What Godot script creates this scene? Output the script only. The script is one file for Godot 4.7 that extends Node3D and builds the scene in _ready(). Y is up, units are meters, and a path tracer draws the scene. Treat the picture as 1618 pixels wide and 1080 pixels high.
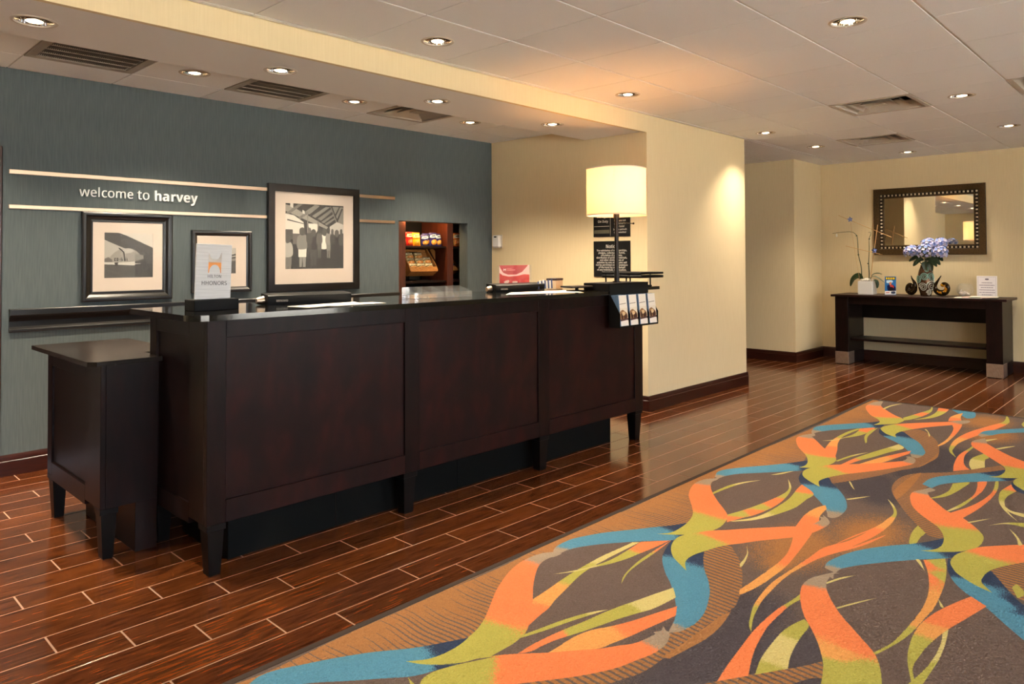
extends Node3D
# A hotel lobby: reception counter, teal wall with pictures, patterned rug, console table with mirror.
# x runs along the counter, z towards the lobby windows, y is up.

var M := {}
var used := {}
var rng := RandomNumberGenerator.new()

func _ready():
	rng.seed = 7
	_camera_and_light()
	_materials()
	_room()
	_ceiling()
	_fixtures()
	_rug()
	_counter()
	_side_cabinet()
	_back_wall()
	_pantry()
	_side_wall()
	_on_counter()
	_lamp()
	_console()
	_on_console()

func _camera_and_light():
	var cam := Camera3D.new()
	cam.name = "camera"
	cam.transform = Transform3D(Basis.from_euler(Vector3(0.01860400, -0.80504824, -0.00394005), EULER_ORDER_YXZ), Vector3(0, 1.31, 0))
	var near := 0.05
	var focal := 1147.372
	cam.projection = Camera3D.PROJECTION_FRUSTUM
	cam.keep_aspect = Camera3D.KEEP_HEIGHT
	cam.set_frustum(near * 1080.0 / focal, Vector2(0, -153.417 / focal * near), near, 60.0)
	add_child(cam)
	cam.current = true
	var we := WorldEnvironment.new()
	we.name = "world_environment"
	var env := Environment.new()
	env.background_mode = Environment.BG_SKY
	var sky := Sky.new()
	var ps := ProceduralSkyMaterial.new()
	ps.sky_top_color = Color(0.72, 0.80, 0.90)
	ps.sky_horizon_color = Color(0.88, 0.90, 0.92)
	ps.ground_horizon_color = Color(0.80, 0.79, 0.76)
	ps.ground_bottom_color = Color(0.76, 0.75, 0.72)
	ps.sky_energy_multiplier = SKY_ENERGY
	ps.ground_energy_multiplier = SKY_ENERGY
	sky.sky_material = ps
	env.sky = sky
	env.tonemap_mode = Environment.TONE_MAPPER_LINEAR
	env.tonemap_exposure = EXPOSURE
	env.sdfgi_enabled = true
	env.ssao_enabled = true
	env.ssil_enabled = true
	we.environment = env
	add_child(we)
	# the sun stands to the side of the lobby windows: it lights the pavement outside, which lights the ceiling
	var sun := DirectionalLight3D.new()
	sun.name = "sun"
	sun.light_energy = SUN_ENERGY
	sun.light_color = Color(1.0, 0.98, 0.94)
	sun.light_angular_distance = 0.5
	sun.shadow_enabled = true
	sun.look_at_from_position(Vector3(30, 40, -6), Vector3.ZERO)
	add_child(sun)

const EXPOSURE := 1.5
const SKY_ENERGY := 2.7
const DOWNLIGHT := 2.7
const SOFFIT_LIGHT := 4.2
const DOWNLIGHT_COLOR := Color(1.0, 0.93, 0.82)
const SUN_ENERGY := 30.0
const LAMP := 0.27
const LAMP_COLOR := Color(1.0, 0.68, 0.36)

# ------------------------------------------------------------------ naming
func numbered(n: String) -> String:
	if not used.has(n):
		used[n] = 0
		return n
	used[n] += 1
	return "%s_%03d" % [n, used[n]]

func tag(o: Node, label: String, category: String, group := "") -> Node:
	o.set_meta("label", label)
	o.set_meta("category", category)
	if group != "":
		o.set_meta("group", group)
	return o

func thing(called: String, label: String, category: String, at := Vector3.ZERO, turn := 0.0, group := "") -> Node3D:
	var o := Node3D.new()
	o.name = numbered(called)
	o.position = at
	o.rotation.y = turn
	add_child(o)
	tag(o, label, category, group)
	return o

func structure(called: String) -> Node3D:
	var o := Node3D.new()
	o.name = numbered(called)
	add_child(o)
	o.set_meta("kind", "structure")
	return o

func part(called: String, mesh, m: Material, parent: Node) -> MeshInstance3D:
	var o := MeshInstance3D.new()
	o.name = called
	o.mesh = mesh.commit() if mesh is SurfaceTool else mesh
	o.material_override = m
	parent.add_child(o, true)
	return o

func shell(called: String, mesh, m: Material) -> MeshInstance3D:
	var o := part(numbered(called), mesh, m, self)
	o.set_meta("kind", "structure")
	return o

# ------------------------------------------------------------------ shapes
func mb() -> SurfaceTool:
	var st := SurfaceTool.new()
	st.begin(Mesh.PRIMITIVE_TRIANGLES)
	return st

func face(st: SurfaceTool, pts: Array, out: Vector3, uvs: Array = []):
	var n: Vector3 = (pts[1] - pts[0]).cross(pts[2] - pts[0])
	if n.length_squared() < 1e-16 and pts.size() > 3:
		n = (pts[2] - pts[0]).cross(pts[3] - pts[0])
	n = n.normalized()
	var order := range(pts.size())
	if n.dot(out) > 0.0:
		order.reverse()
	else:
		n = -n
	for k in range(1, pts.size() - 1):
		for i in [order[0], order[k], order[k + 1]]:
			st.set_normal(n)
			st.set_uv(uvs[i] if uvs.size() else Vector2(pts[i].x, pts[i].z))
			st.add_vertex(pts[i])

func smooth_tri(st: SurfaceTool, p: Array, n: Array, uv: Array = []):
	var g: Vector3 = (p[1] - p[0]).cross(p[2] - p[0])
	var order := [0, 1, 2] if g.dot(n[0] + n[1] + n[2]) < 0.0 else [0, 2, 1]
	for i in order:
		st.set_normal(n[i])
		st.set_uv(uv[i] if uv.size() else Vector2.ZERO)
		st.add_vertex(p[i])

func box(st: SurfaceTool, lo: Vector3, hi: Vector3, b := 0.0):
	var c := (lo + hi) / 2
	var h := (hi - lo) / 2
	b = minf(b, minf(h.x, minf(h.y, h.z)) * 0.9)
	var at := func(axis: int, s: Vector3) -> Vector3:
		var q := Vector3.ZERO
		for k in 3:
			q[k] = c[k] + s[k] * (h[k] if k == axis else h[k] - b)
		return q
	for a in 3:
		var u := (a + 1) % 3
		var v := (a + 2) % 3
		for sa in [-1, 1]:
			var out := Vector3.ZERO
			out[a] = sa
			var pts := []
			for q in [[-1, -1], [1, -1], [1, 1], [-1, 1]]:
				var s := Vector3.ZERO
				s[a] = sa
				s[u] = q[0]
				s[v] = q[1]
				pts.append(at.call(a, s))
			face(st, pts, out)
			if b > 0.0:
				for su in [-1, 1]:
					var s1 := Vector3.ZERO
					s1[a] = sa
					s1[u] = su
					s1[v] = -1
					var s2 := s1
					s2[v] = 1
					face(st, [at.call(a, s1), at.call(a, s2), at.call(u, s2), at.call(u, s1)], s1 + s2)
	if b > 0.0:
		for x in [-1, 1]:
			for y in [-1, 1]:
				for z in [-1, 1]:
					var s := Vector3(x, y, z)
					face(st, [at.call(0, s), at.call(1, s), at.call(2, s)], s)

func bx(lo: Vector3, hi: Vector3, b := 0.0) -> SurfaceTool:
	var st := mb()
	box(st, lo, hi, b)
	return st

# a prism: the outline (in the plane given by axes u, v) drawn out along w from w0 to w1
func prism(st: SurfaceTool, outline: PackedVector2Array, u: Vector3, v: Vector3, w0: Vector3, w1: Vector3, uv_box := Rect2(0, 0, 1, 1)):
	var idx := Geometry2D.triangulate_polygon(outline)
	var d := (w1 - w0).normalized()
	var n := outline.size()
	for t in range(0, idx.size(), 3):
		for end in [[w0, -d], [w1, d]]:
			var p := []
			var q := []
			for k in 3:
				var o := outline[idx[t + k]]
				p.append(end[0] + u * o.x + v * o.y)
				q.append(Vector2((o.x - uv_box.position.x) / uv_box.size.x, 1.0 - (o.y - uv_box.position.y) / uv_box.size.y))
			face(st, p, end[1], q)
	var area := 0.0
	for i in n:
		area += outline[i].cross(outline[(i + 1) % n])
	for i in n:
		var a := outline[i]
		var e := outline[(i + 1) % n]
		var t2 := e - a
		var out2 := Vector2(t2.y, -t2.x) * signf(area)
		face(st, [w0 + u * a.x + v * a.y, w0 + u * e.x + v * e.y, w1 + u * e.x + v * e.y, w1 + u * a.x + v * a.y], u * out2.x + v * out2.y)

func lathe(st: SurfaceTool, profile: Array, seg := 32, at := Vector3.ZERO, sharp := false):
	var ns := []
	for i in profile.size():
		var t: Vector2 = profile[mini(i + 1, profile.size() - 1)] - profile[maxi(i - 1, 0)]
		ns.append(Vector2(t.y, -t.x).normalized())
	for i in profile.size() - 1:
		var a: Vector2 = profile[i]
		var e: Vector2 = profile[i + 1]
		var na: Vector2 = ns[i]
		var ne: Vector2 = ns[i + 1]
		if sharp:
			var t: Vector2 = e - a
			na = Vector2(t.y, -t.x).normalized()
			ne = na
		for k in seg:
			var t0 := TAU * k / seg
			var t1 := TAU * (k + 1) / seg
			var d0 := Vector3(cos(t0), 0, sin(t0))
			var d1 := Vector3(cos(t1), 0, sin(t1))
			var up := Vector3.UP
			var p := [at + d0 * a.x + up * a.y, at + d1 * a.x + up * a.y, at + d1 * e.x + up * e.y, at + d0 * e.x + up * e.y]
			var n := [d0 * na.x + up * na.y, d1 * na.x + up * na.y, d1 * ne.x + up * ne.y, d0 * ne.x + up * ne.y]
			var q := [Vector2(float(k) / seg, a.y), Vector2(float(k + 1) / seg, a.y), Vector2(float(k + 1) / seg, e.y), Vector2(float(k) / seg, e.y)]
			if a.x > 1e-6:
				smooth_tri(st, [p[0], p[1], p[2]], [n[0], n[1], n[2]], [q[0], q[1], q[2]])
			if e.x > 1e-6:
				smooth_tri(st, [p[0], p[2], p[3]], [n[0], n[2], n[3]], [q[0], q[2], q[3]])

func smoothed(pts: Array, per := 6) -> Array:
	var out := []
	for i in pts.size() - 1:
		var a = pts[maxi(i - 1, 0)]
		var b = pts[i]
		var c = pts[i + 1]
		var d = pts[mini(i + 2, pts.size() - 1)]
		for k in per:
			var t := float(k) / per
			out.append(b.cubic_interpolate(c, a, d, t))
	out.append(pts[-1])
	return out

func tube(st: SurfaceTool, path: Array, radii, seg := 8, squash := Vector2.ONE):
	var rings := []
	var norms := []
	var side := Vector3.ZERO
	for i in path.size():
		var t: Vector3 = (path[mini(i + 1, path.size() - 1)] - path[maxi(i - 1, 0)]).normalized()
		if side == Vector3.ZERO:
			side = t.cross(Vector3.UP if absf(t.y) < 0.9 else Vector3.RIGHT).normalized()
		side = (side - t * side.dot(t)).normalized()
		var up := side.cross(t)
		var r: float = radii[i] if radii is Array else radii
		var ring := []
		var nn := []
		for k in seg:
			var a := TAU * k / seg
			ring.append(path[i] + (side * cos(a) * squash.x + up * sin(a) * squash.y) * r)
			nn.append((side * cos(a) / squash.x + up * sin(a) / squash.y).normalized())
		rings.append(ring)
		norms.append(nn)
	for i in path.size() - 1:
		for k in seg:
			var l := (k + 1) % seg
			smooth_tri(st, [rings[i][k], rings[i][l], rings[i + 1][l]], [norms[i][k], norms[i][l], norms[i + 1][l]])
			smooth_tri(st, [rings[i][k], rings[i + 1][l], rings[i + 1][k]], [norms[i][k], norms[i + 1][l], norms[i + 1][k]])
	for e in [0, path.size() - 1]:
		var out: Vector3 = path[e] - path[1 if e == 0 else path.size() - 2]
		face(st, rings[e], out)

func cyl(a: Vector3, b: Vector3, r: float, seg := 16) -> SurfaceTool:
	var st := mb()
	tube(st, [a, b], r, seg)
	return st

func ball(st: SurfaceTool, c: Vector3, r: Vector3, rows := 8, seg := 12):
	for i in rows:
		for k in seg:
			var p := []
			for q in [[i, k], [i, k + 1], [i + 1, k + 1], [i + 1, k]]:
				var th: float = PI * q[0] / rows
				var ph: float = TAU * q[1] / seg
				p.append(Vector3(sin(th) * cos(ph), cos(th), sin(th) * sin(ph)))
			var w := []
			var n := []
			for v in p:
				w.append(c + v * r)
				n.append((v / r).normalized())
			if i > 0:
				smooth_tri(st, [w[0], w[1], w[2]], [n[0], n[1], n[2]])
			if i < rows - 1:
				smooth_tri(st, [w[0], w[2], w[3]], [n[0], n[2], n[3]])

# a flat printed sheet: quad with its own uv; origin bottom left, u and v edges
func sheet(o: Vector3, u: Vector3, v: Vector3, n: Vector3) -> SurfaceTool:
	var st := mb()
	face(st, [o, o + u, o + u + v, o + v], n, [Vector2(0, 1), Vector2(1, 1), Vector2(1, 0), Vector2(0, 0)])
	return st

func text(called: String, words: String, m: Material, parent: Node, at: Vector3, turn: float, width: float, depth := 0.0008, bold := false, height := 0.0) -> MeshInstance3D:
	var t := TextMesh.new()
	var f := SystemFont.new()
	f.font_names = PackedStringArray(["Droid Sans"])
	f.font_weight = 700 if bold else 400
	t.font = f
	t.text = words
	t.font_size = 64
	t.pixel_size = 0.01
	t.depth = depth * 10.0
	t.horizontal_alignment = HORIZONTAL_ALIGNMENT_CENTER
	var o := MeshInstance3D.new()
	o.name = called
	o.mesh = t
	o.material_override = m
	var w := t.get_aabb().size.x
	var s := width / w if width > 0.0 else height / (64 * 0.01)
	o.transform = Transform3D(Basis(Vector3.UP, turn) * Basis.from_scale(Vector3(s, height / (64 * 0.01) if height > 0.0 else s, 0.1)), at)
	parent.add_child(o, true)
	return o

# ------------------------------------------------------------------ materials
func mat(c: Color, rough := 0.6, metal := 0.0, spec := 0.5) -> StandardMaterial3D:
	var m := StandardMaterial3D.new()
	m.albedo_color = c
	m.roughness = rough
	m.metallic = metal
	m.metallic_specular = spec
	return m

func noise_tex(freq: float, sd: int, colors: Array, size := 256, oct := 4, gain := 0.5) -> NoiseTexture2D:
	var n := FastNoiseLite.new()
	n.noise_type = FastNoiseLite.TYPE_SIMPLEX_SMOOTH
	n.seed = sd
	n.frequency = freq
	n.fractal_octaves = oct
	n.fractal_gain = gain
	var t := NoiseTexture2D.new()
	t.width = size
	t.height = size
	t.seamless = true
	t.noise = n
	var g := Gradient.new()
	g.offsets = PackedFloat32Array(range(colors.size()).map(func(i): return float(i) / (colors.size() - 1)))
	g.colors = PackedColorArray(colors)
	t.color_ramp = g
	return t

func grainy(freq: float, sd: int, colors: Array, scale: Vector3, rough: float, spec := 0.5, world := true, oct := 4) -> StandardMaterial3D:
	var m := mat(Color.WHITE, rough, 0.0, spec)
	m.albedo_texture = noise_tex(freq, sd, colors, 256, oct)
	m.uv1_triplanar = true
	m.uv1_world_triplanar = world
	m.uv1_scale = scale
	return m

func _materials():
	M.teal = grainy(0.05, 3, [Color(0.300, 0.333, 0.338), Color(0.330, 0.362, 0.367), Color(0.360, 0.392, 0.396)], Vector3(9, 0.35, 9), 0.75, 0.3)
	M.beige = grainy(0.05, 5, [Color(0.842, 0.766, 0.612), Color(0.855, 0.78, 0.626), Color(0.868, 0.794, 0.64)], Vector3(6, 0.3, 6), 0.8, 0.3)
	M.ceiling_tile = grainy(0.12, 8, [Color(0.92, 0.92, 0.91), Color(0.94, 0.94, 0.93), Color(0.955, 0.955, 0.945)], Vector3(5, 5, 5), 0.95, 0.2)
	M.grid_bar = mat(Color(0.86, 0.84, 0.80), 0.6)
	M.soffit = mat(Color(0.88, 0.865, 0.84), 0.9, 0.0, 0.2)
	M.plenum = mat(Color(0.3, 0.28, 0.26), 0.9)
	M.grout = mat(Color(0.56, 0.45, 0.37), 0.85)
	M.pavement = grainy(0.1, 9, [Color(0.72, 0.70, 0.67), Color(0.78, 0.76, 0.72), Color(0.82, 0.80, 0.76)], Vector3(1, 1, 1), 0.9)
	M.planks = []
	var tones := [[Color(0.13, 0.06, 0.03), Color(0.30, 0.15, 0.062), Color(0.37, 0.19, 0.078), Color(0.46, 0.245, 0.105)], [Color(0.12, 0.055, 0.028), Color(0.28, 0.137, 0.058), Color(0.35, 0.175, 0.074), Color(0.43, 0.225, 0.10)],
		[Color(0.15, 0.07, 0.033), Color(0.33, 0.165, 0.068), Color(0.40, 0.207, 0.086), Color(0.48, 0.26, 0.115)], [Color(0.14, 0.068, 0.036), Color(0.29, 0.147, 0.068), Color(0.35, 0.182, 0.084), Color(0.43, 0.23, 0.108)], [Color(0.11, 0.05, 0.026), Color(0.275, 0.135, 0.056), Color(0.36, 0.18, 0.074), Color(0.45, 0.235, 0.10)]]
	for i in tones.size():
		var m := grainy(0.035, 20 + i, tones[i], Vector3(0.6, 4, 5.5), 0.15, 0.6, true, 3)
		m.uv1_offset = Vector3(0.17 * i, 0, 0.31 * i)
		M.planks.append(m)
	M.wood = grainy(0.03, 31, [Color(0.06, 0.028, 0.025), Color(0.09, 0.04, 0.034), Color(0.12, 0.05, 0.04)], Vector3(2, 0.5, 2), 0.36, 0.3)
	M.wood_panel = grainy(0.014, 33, [Color(0.085, 0.042, 0.038), Color(0.125, 0.053, 0.045), Color(0.19, 0.068, 0.054)], Vector3(1.6, 0.8, 1.6), 0.4, 0.3)
	M.wood_black = mat(Color(0.045, 0.036, 0.033), 0.36, 0.0, 0.3)
	M.kick = mat(Color(0.052, 0.055, 0.05), 0.55, 0.0, 0.2)
	M.baseboard = grainy(0.03, 35, [Color(0.13, 0.045, 0.03), Color(0.185, 0.065, 0.04), Color(0.225, 0.085, 0.05)], Vector3(0.8, 9, 0.8), 0.3)
	M.cabinet_red = grainy(0.03, 36, [Color(0.22, 0.09, 0.045), Color(0.29, 0.125, 0.06), Color(0.33, 0.15, 0.075)], Vector3(5, 0.5, 5), 0.4)
	M.granite = grainy(0.25, 37, [Color(0.045, 0.042, 0.04), Color(0.075, 0.07, 0.065), Color(0.10, 0.095, 0.085), Color(0.20, 0.19, 0.17)], Vector3(6, 6, 6), 0.09, 0.42)
	M.granite_brown = grainy(0.25, 38, [Color(0.085, 0.068, 0.055), Color(0.12, 0.097, 0.08), Color(0.16, 0.13, 0.11)], Vector3(6, 6, 6), 0.24, 0.35)
	M.black = mat(Color(0.03, 0.029, 0.03), 0.4, 0.0, 0.3)
	M.black_matte = mat(Color(0.04, 0.039, 0.039), 0.6, 0.0, 0.3)
	M.steel = mat(Color(0.86, 0.80, 0.73), 0.28, 1.0)
	M.brushed = mat(Color(0.82, 0.72, 0.62), 0.32, 1.0)
	M.foot_metal = grainy(0.08, 39, [Color(0.56, 0.48, 0.42), Color(0.66, 0.57, 0.50), Color(0.74, 0.66, 0.59)], Vector3(8, 1, 8), 0.35)
	M.foot_metal.metallic = 0.7
	M.chrome = mat(Color(0.80, 0.76, 0.70), 0.12, 1.0)
	M.white = mat(Color(0.90, 0.89, 0.87), 0.5)
	M.white_letter = mat(Color(0.93, 0.93, 0.92), 0.45)
	M.trim_cream = mat(Color(0.77, 0.73, 0.67), 0.5)
	M.mat_board = mat(Color(0.76, 0.70, 0.64), 0.9)
	M.glass = StandardMaterial3D.new()
	M.glass.albedo_color = Color(1, 1, 1, 0.03)
	M.glass.transparency = BaseMaterial3D.TRANSPARENCY_ALPHA
	M.glass.roughness = 0.02
	M.frame_glass = M.glass.duplicate()
	M.frame_glass.metallic_specular = 0.08
	M.acrylic = M.glass.duplicate()
	M.acrylic.albedo_color = Color(0.95, 0.96, 0.95, 0.04)
	M.mirror = mat(Color(0.86, 0.86, 0.84), 0.015, 1.0)
	M.bronze = grainy(0.06, 41, [Color(0.20, 0.15, 0.085), Color(0.29, 0.225, 0.13), Color(0.37, 0.29, 0.17)], Vector3(4, 4, 4), 0.38)
	M.bronze.metallic = 0.55
	M.bronze_dark = mat(Color(0.10, 0.07, 0.045), 0.4, 0.4)
	M.silver_bead = mat(Color(0.80, 0.74, 0.65), 0.28, 0.7)
	M.binding = mat(Color(0.17, 0.115, 0.075), 0.9)
	M.lens = mat(Color(1, 0.97, 0.9), 0.4)
	M.lens.emission_enabled = true
	M.lens.emission = Color(1.0, 0.90, 0.74)
	M.lens.emission_energy_multiplier = 6.0
	M.vent_dark = mat(Color(0.50, 0.47, 0.43), 0.7)
	M.vent_grey = mat(Color(0.70, 0.66, 0.60), 0.55)
	M.vent_slat = mat(Color(0.62, 0.58, 0.52), 0.5)
	M.sign_black = mat(Color(0.045, 0.042, 0.04), 0.45)
	M.sign_text = mat(Color(0.82, 0.80, 0.76), 0.7)
	M.ink = mat(Color(0.14, 0.14, 0.15), 0.7)
	M.grey_text = mat(Color(0.55, 0.53, 0.55), 0.8)
	M.paper = mat(Color(0.92, 0.89, 0.85), 0.8)
	M.leaf = mat(Color(0.13, 0.21, 0.085), 0.4)
	M.stem = mat(Color(0.16, 0.21, 0.09), 0.6)
	M.cane = mat(Color(0.76, 0.58, 0.36), 0.7)
	M.pen_blue = mat(Color(0.24, 0.32, 0.50), 0.4)
	M.cream_card = mat(Color(0.86, 0.74, 0.58), 0.7)
	M.brown_card = mat(Color(0.20, 0.12, 0.09), 0.6)
	M.lamp_metal = mat(Color(0.12, 0.095, 0.08), 0.4, 0.5)
	M.shade = mat(Color(0.93, 0.90, 0.82), 0.9, 0.0, 0.1)
	M.shade.backlight_enabled = true
	M.shade.backlight = Color(0.75, 0.70, 0.60)
	M.shade.cull_mode = BaseMaterial3D.CULL_DISABLED
	M.shade_hem = mat(Color(0.86, 0.79, 0.74), 0.9)
	M.bulb = mat(Color(1, 0.95, 0.85), 0.5)
	M.bulb.emission_enabled = true
	M.bulb.emission = Color(1.0, 0.78, 0.48)
	M.bulb.emission_energy_multiplier = 5.0
	M.brochure_edge = mat(Color(0.36, 0.46, 0.56), 0.6)
	M.pebble = mat(Color(0.83, 0.80, 0.75), 0.25)
	M.clip_blue = mat(Color(0.40, 0.47, 0.70), 0.5)
	M.petal_white = mat(Color(0.90, 0.88, 0.84), 0.6)
	M.vase = grainy(0.06, 81, [Color(0.22, 0.14, 0.08), Color(0.42, 0.29, 0.18), Color(0.55, 0.42, 0.28)], Vector3(6, 6, 6), 0.25, 0.5, false)
	M.vase.metallic = 0.6
	M.scroll_silver = mat(Color(0.86, 0.88, 0.82), 0.3, 0.6)
	M.scroll_teal = mat(Color(0.56, 0.76, 0.71), 0.3, 0.5)
	M.ornament = grainy(0.04, 83, [Color(0.10, 0.065, 0.03), Color(0.20, 0.14, 0.06), Color(0.32, 0.24, 0.10)], Vector3(5, 5, 5), 0.12, 0.5, false)
	M.ornament.metallic = 0.4
	M.mosaic = grainy(0.09, 84, [Color(0.60, 0.12, 0.05), Color(0.85, 0.42, 0.06), Color(0.85, 0.72, 0.15), Color(0.30, 0.40, 0.14)], Vector3(14, 14, 14), 0.2, 0.5, false)
	M.clear_glass = M.glass.duplicate()
	M.clear_glass.albedo_color = Color(0.93, 0.95, 0.93, 0.07)
	M.shell_white = mat(Color(0.90, 0.86, 0.82), 0.6)
	M.magazine_pink = mat(Color(0.84, 0.70, 0.68), 0.5)
	M.green_panel = mat(Color(0.42, 0.60, 0.20), 0.5)
	M.florets = [mat(Color(0.50, 0.58, 0.82), 0.8), mat(Color(0.66, 0.66, 0.84), 0.8), mat(Color(0.80, 0.78, 0.85), 0.8)]
	M.card = grainy(0.02, 71, [Color(0.74, 0.735, 0.73), Color(0.80, 0.795, 0.79), Color(0.83, 0.825, 0.82)], Vector3(1, 30, 1), 0.5, 0.4, false)

# ------------------------------------------------------------------ room
const BACK := -5.30
const FRONT := 4.20
const COLUMN := [Vector2(5.215, -5.30), Vector2(5.295, -3.48), Vector2(7.115, -3.48), Vector2(7.115, -8.2), Vector2(5.215, -8.2)]
const CEIL := 2.535
const TOP := 2.80

func side_x(z: float) -> float:
	return lerpf(5.215, 5.295, (z + 5.30) / 1.82)

func _room():
	# floor: grout bed with wood-look planks laid in thirds
	var fl := structure("floor")
	part("grout_bed", bx(Vector3(-3.3, -0.12, -8.3), Vector3(10.0, -0.0009, FRONT + 0.2)), M.grout, fl)
	var pitch := 0.1467
	var long := 0.594
	var cand := []
	for k in range(-42, 45):
		var z0 := -2.357 + pitch * k
		if z0 < -8.2 or z0 > FRONT:
			continue
		var off: float = 0.709 + 0.197 * posmod(k + 7, 3)
		for i in range(-8, 17):
			var x0 := off + long * i
			if x0 < -3.2 or x0 > 9.85:
				continue
			cand.append(Vector2(x0, z0))
	var whole := mb()
	box(whole, Vector3(0.0032, -0.012, 0.0032), Vector3(long - 0.0032, 0, pitch - 0.0032), 0.0005)
	var whole_mesh: Mesh = whole.commit()
	var seen := []
	var rest := mb()
	for c in cand:
		var r := Rect2(c.x, c.y, long, pitch)
		if plank_in_photo(r):
			seen.append(c)
		elif not Rect2(0.7, -2.1, 6.2, 3.7).encloses(r):
			plank_box(rest, r)
	seen.sort_custom(func(a, b): return a.length_squared() < b.length_squared())
	for i in seen.size():
		var c: Vector2 = seen[i]
		if i >= 300:
			plank_box(rest, Rect2(c.x, c.y, long, pitch))
			continue
		var p: MeshInstance3D
		if c.x + long < 9.84:
			p = part("plank", whole_mesh, M.planks[rng.randi() % 5], fl)
			p.position = Vector3(c.x, 0, c.y)
		else:
			var st := mb()
			plank_box(st, Rect2(c.x, c.y, long, pitch))
			p = part("plank", st, M.planks[rng.randi() % 5], fl)
	part("plank_remainder", rest, M.planks[1], fl).set_meta("kind", "stuff")
	# walls
	var st := mb()
	for r in [[1.0, 4.032, 0.0, TOP], [4.877, 5.23, 0.0, TOP], [4.032, 4.877, 0.0, 0.86], [4.032, 4.877, 1.657, TOP]]:
		box(st, Vector3(r[0], r[2], BACK - 0.12), Vector3(r[1], r[3], BACK))
	shell("wall_back", st, M.teal)
	st = mb()
	for r in [[-3.3, 0.10, 0.0, TOP], [0.10, 1.0, 2.0, TOP]]:
		box(st, Vector3(r[0], r[2], BACK - 0.12), Vector3(r[1], r[3], BACK))
	shell("wall_beside_door", st, M.beige)
	var col := mb()
	prism(col, PackedVector2Array(COLUMN), Vector3(1, 0, 0), Vector3(0, 0, 1), Vector3(0, 0, 0), Vector3(0, TOP, 0))
	shell("wall_middle", col, M.beige)
	shell("wall_corner", bx(Vector3(8.98, 0, -8.3), Vector3(9.97, TOP, -3.74)), M.beige)
	shell("wall_right", bx(Vector3(9.85, 0, -3.74), Vector3(9.97, TOP, FRONT + 0.1)), M.beige)
	shell("wall_corridor", bx(Vector3(7.0, 0, -8.32), Vector3(9.1, TOP, -8.2)), M.beige)
	shell("wall_pantry", bx(Vector3(3.3, 0, -6.12), Vector3(5.3, TOP, -6.0)), M.beige)
	shell("wall_pantry", bx(Vector3(3.3, 0, -6.0), Vector3(3.42, TOP, BACK - 0.12)), M.beige)
	# the lobby behind the camera: windows in the front wall
	var fw := mb()
	for r in [[2.6, 4.7, 0.0, TOP], [4.7, 6.5667, 0.0, 0.35], [4.7, 6.5667, 2.35, TOP], [6.5667, 9.97, 0.0, TOP], [-3.3, 2.6, 0.0, 0.35], [-3.3, 2.6, 2.35, TOP], [-3.3, -3.0, 0.35, 2.35]]:
		box(fw, Vector3(r[0], r[2], FRONT), Vector3(r[1], r[3], FRONT + 0.14))
	shell("wall_front", fw, M.beige)
	shell("wall_left", bx(Vector3(-3.34, 0, BACK), Vector3(-3.2, TOP, FRONT + 0.1)), M.beige)
	for i in 4:
		var w := structure("window_%d" % (i + 1))
		w.position = Vector3(-3.0 + 1.8667 * i if i < 3 else 4.7, 0.35, FRONT + 0.03)
		var ww := 1.8667
		var fr := mb()
		for q in [[0.0, 0.06, 0.0, 2.0], [ww - 0.06, ww, 0.0, 2.0], [0.06, ww - 0.06, 0.0, 0.06], [0.06, ww - 0.06, 1.94, 2.0]]:
			box(fr, Vector3(q[0], q[2], 0), Vector3(q[1], q[3], 0.07), 0.004)
		part("window_frame", fr, M.black_matte, w)
		part("pane", bx(Vector3(0.06, 0.06, 0.03), Vector3(ww - 0.06, 1.94, 0.036)), M.glass, w)
	shell("pavement", bx(Vector3(-20, -0.30, FRONT + 0.14), Vector3(24, -0.12, 26)), M.pavement)
	# door in the back wall, at the edge of the picture
	var dr := structure("door_1")
	var fr := mb()
	box(fr, Vector3(0.95, 0, BACK - 0.02), Vector3(1.03, 2.005, BACK + 0.02), 0.004)
	box(fr, Vector3(0.07, 0, BACK - 0.02), Vector3(0.15, 2.005, BACK + 0.02), 0.004)
	box(fr, Vector3(0.15, 1.925, BACK - 0.02), Vector3(0.95, 2.005, BACK + 0.02), 0.004)
	part("door_frame", fr, M.baseboard, dr)
	part("leaf", bx(Vector3(0.15, 0.01, BACK - 0.10), Vector3(0.95, 1.925, BACK - 0.05), 0.003), M.wood_panel, dr)
	part("handle", cyl(Vector3(0.22, 1.0, BACK - 0.05), Vector3(0.22, 1.0, BACK + 0.01), 0.012), M.steel, dr)
	# baseboards
	baseboard("baseboard_back", Vector2(1.03, BACK), Vector2(5.215, BACK), Vector2(0, 1))
	baseboard("baseboard_side", Vector2(5.215, -5.285), Vector2(5.295, -3.465), Vector2(-1, 0.04))
	baseboard("baseboard_middle", Vector2(5.28, -3.48), Vector2(7.13, -3.48), Vector2(0, 1))
	baseboard("baseboard_passage", Vector2(7.115, -3.465), Vector2(7.115, -8.2), Vector2(1, 0))
	baseboard("baseboard_corridor", Vector2(8.98, -8.2), Vector2(8.98, -3.725), Vector2(-1, 0))
	baseboard("baseboard_corner", Vector2(8.965, -3.74), Vector2(9.85, -3.74), Vector2(0, 1))
	baseboard("baseboard_right", Vector2(9.85, -3.74), Vector2(9.85, FRONT), Vector2(-1, 0))
	baseboard("baseboard_left", Vector2(-3.2, BACK), Vector2(-3.2, FRONT), Vector2(1, 0))

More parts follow.
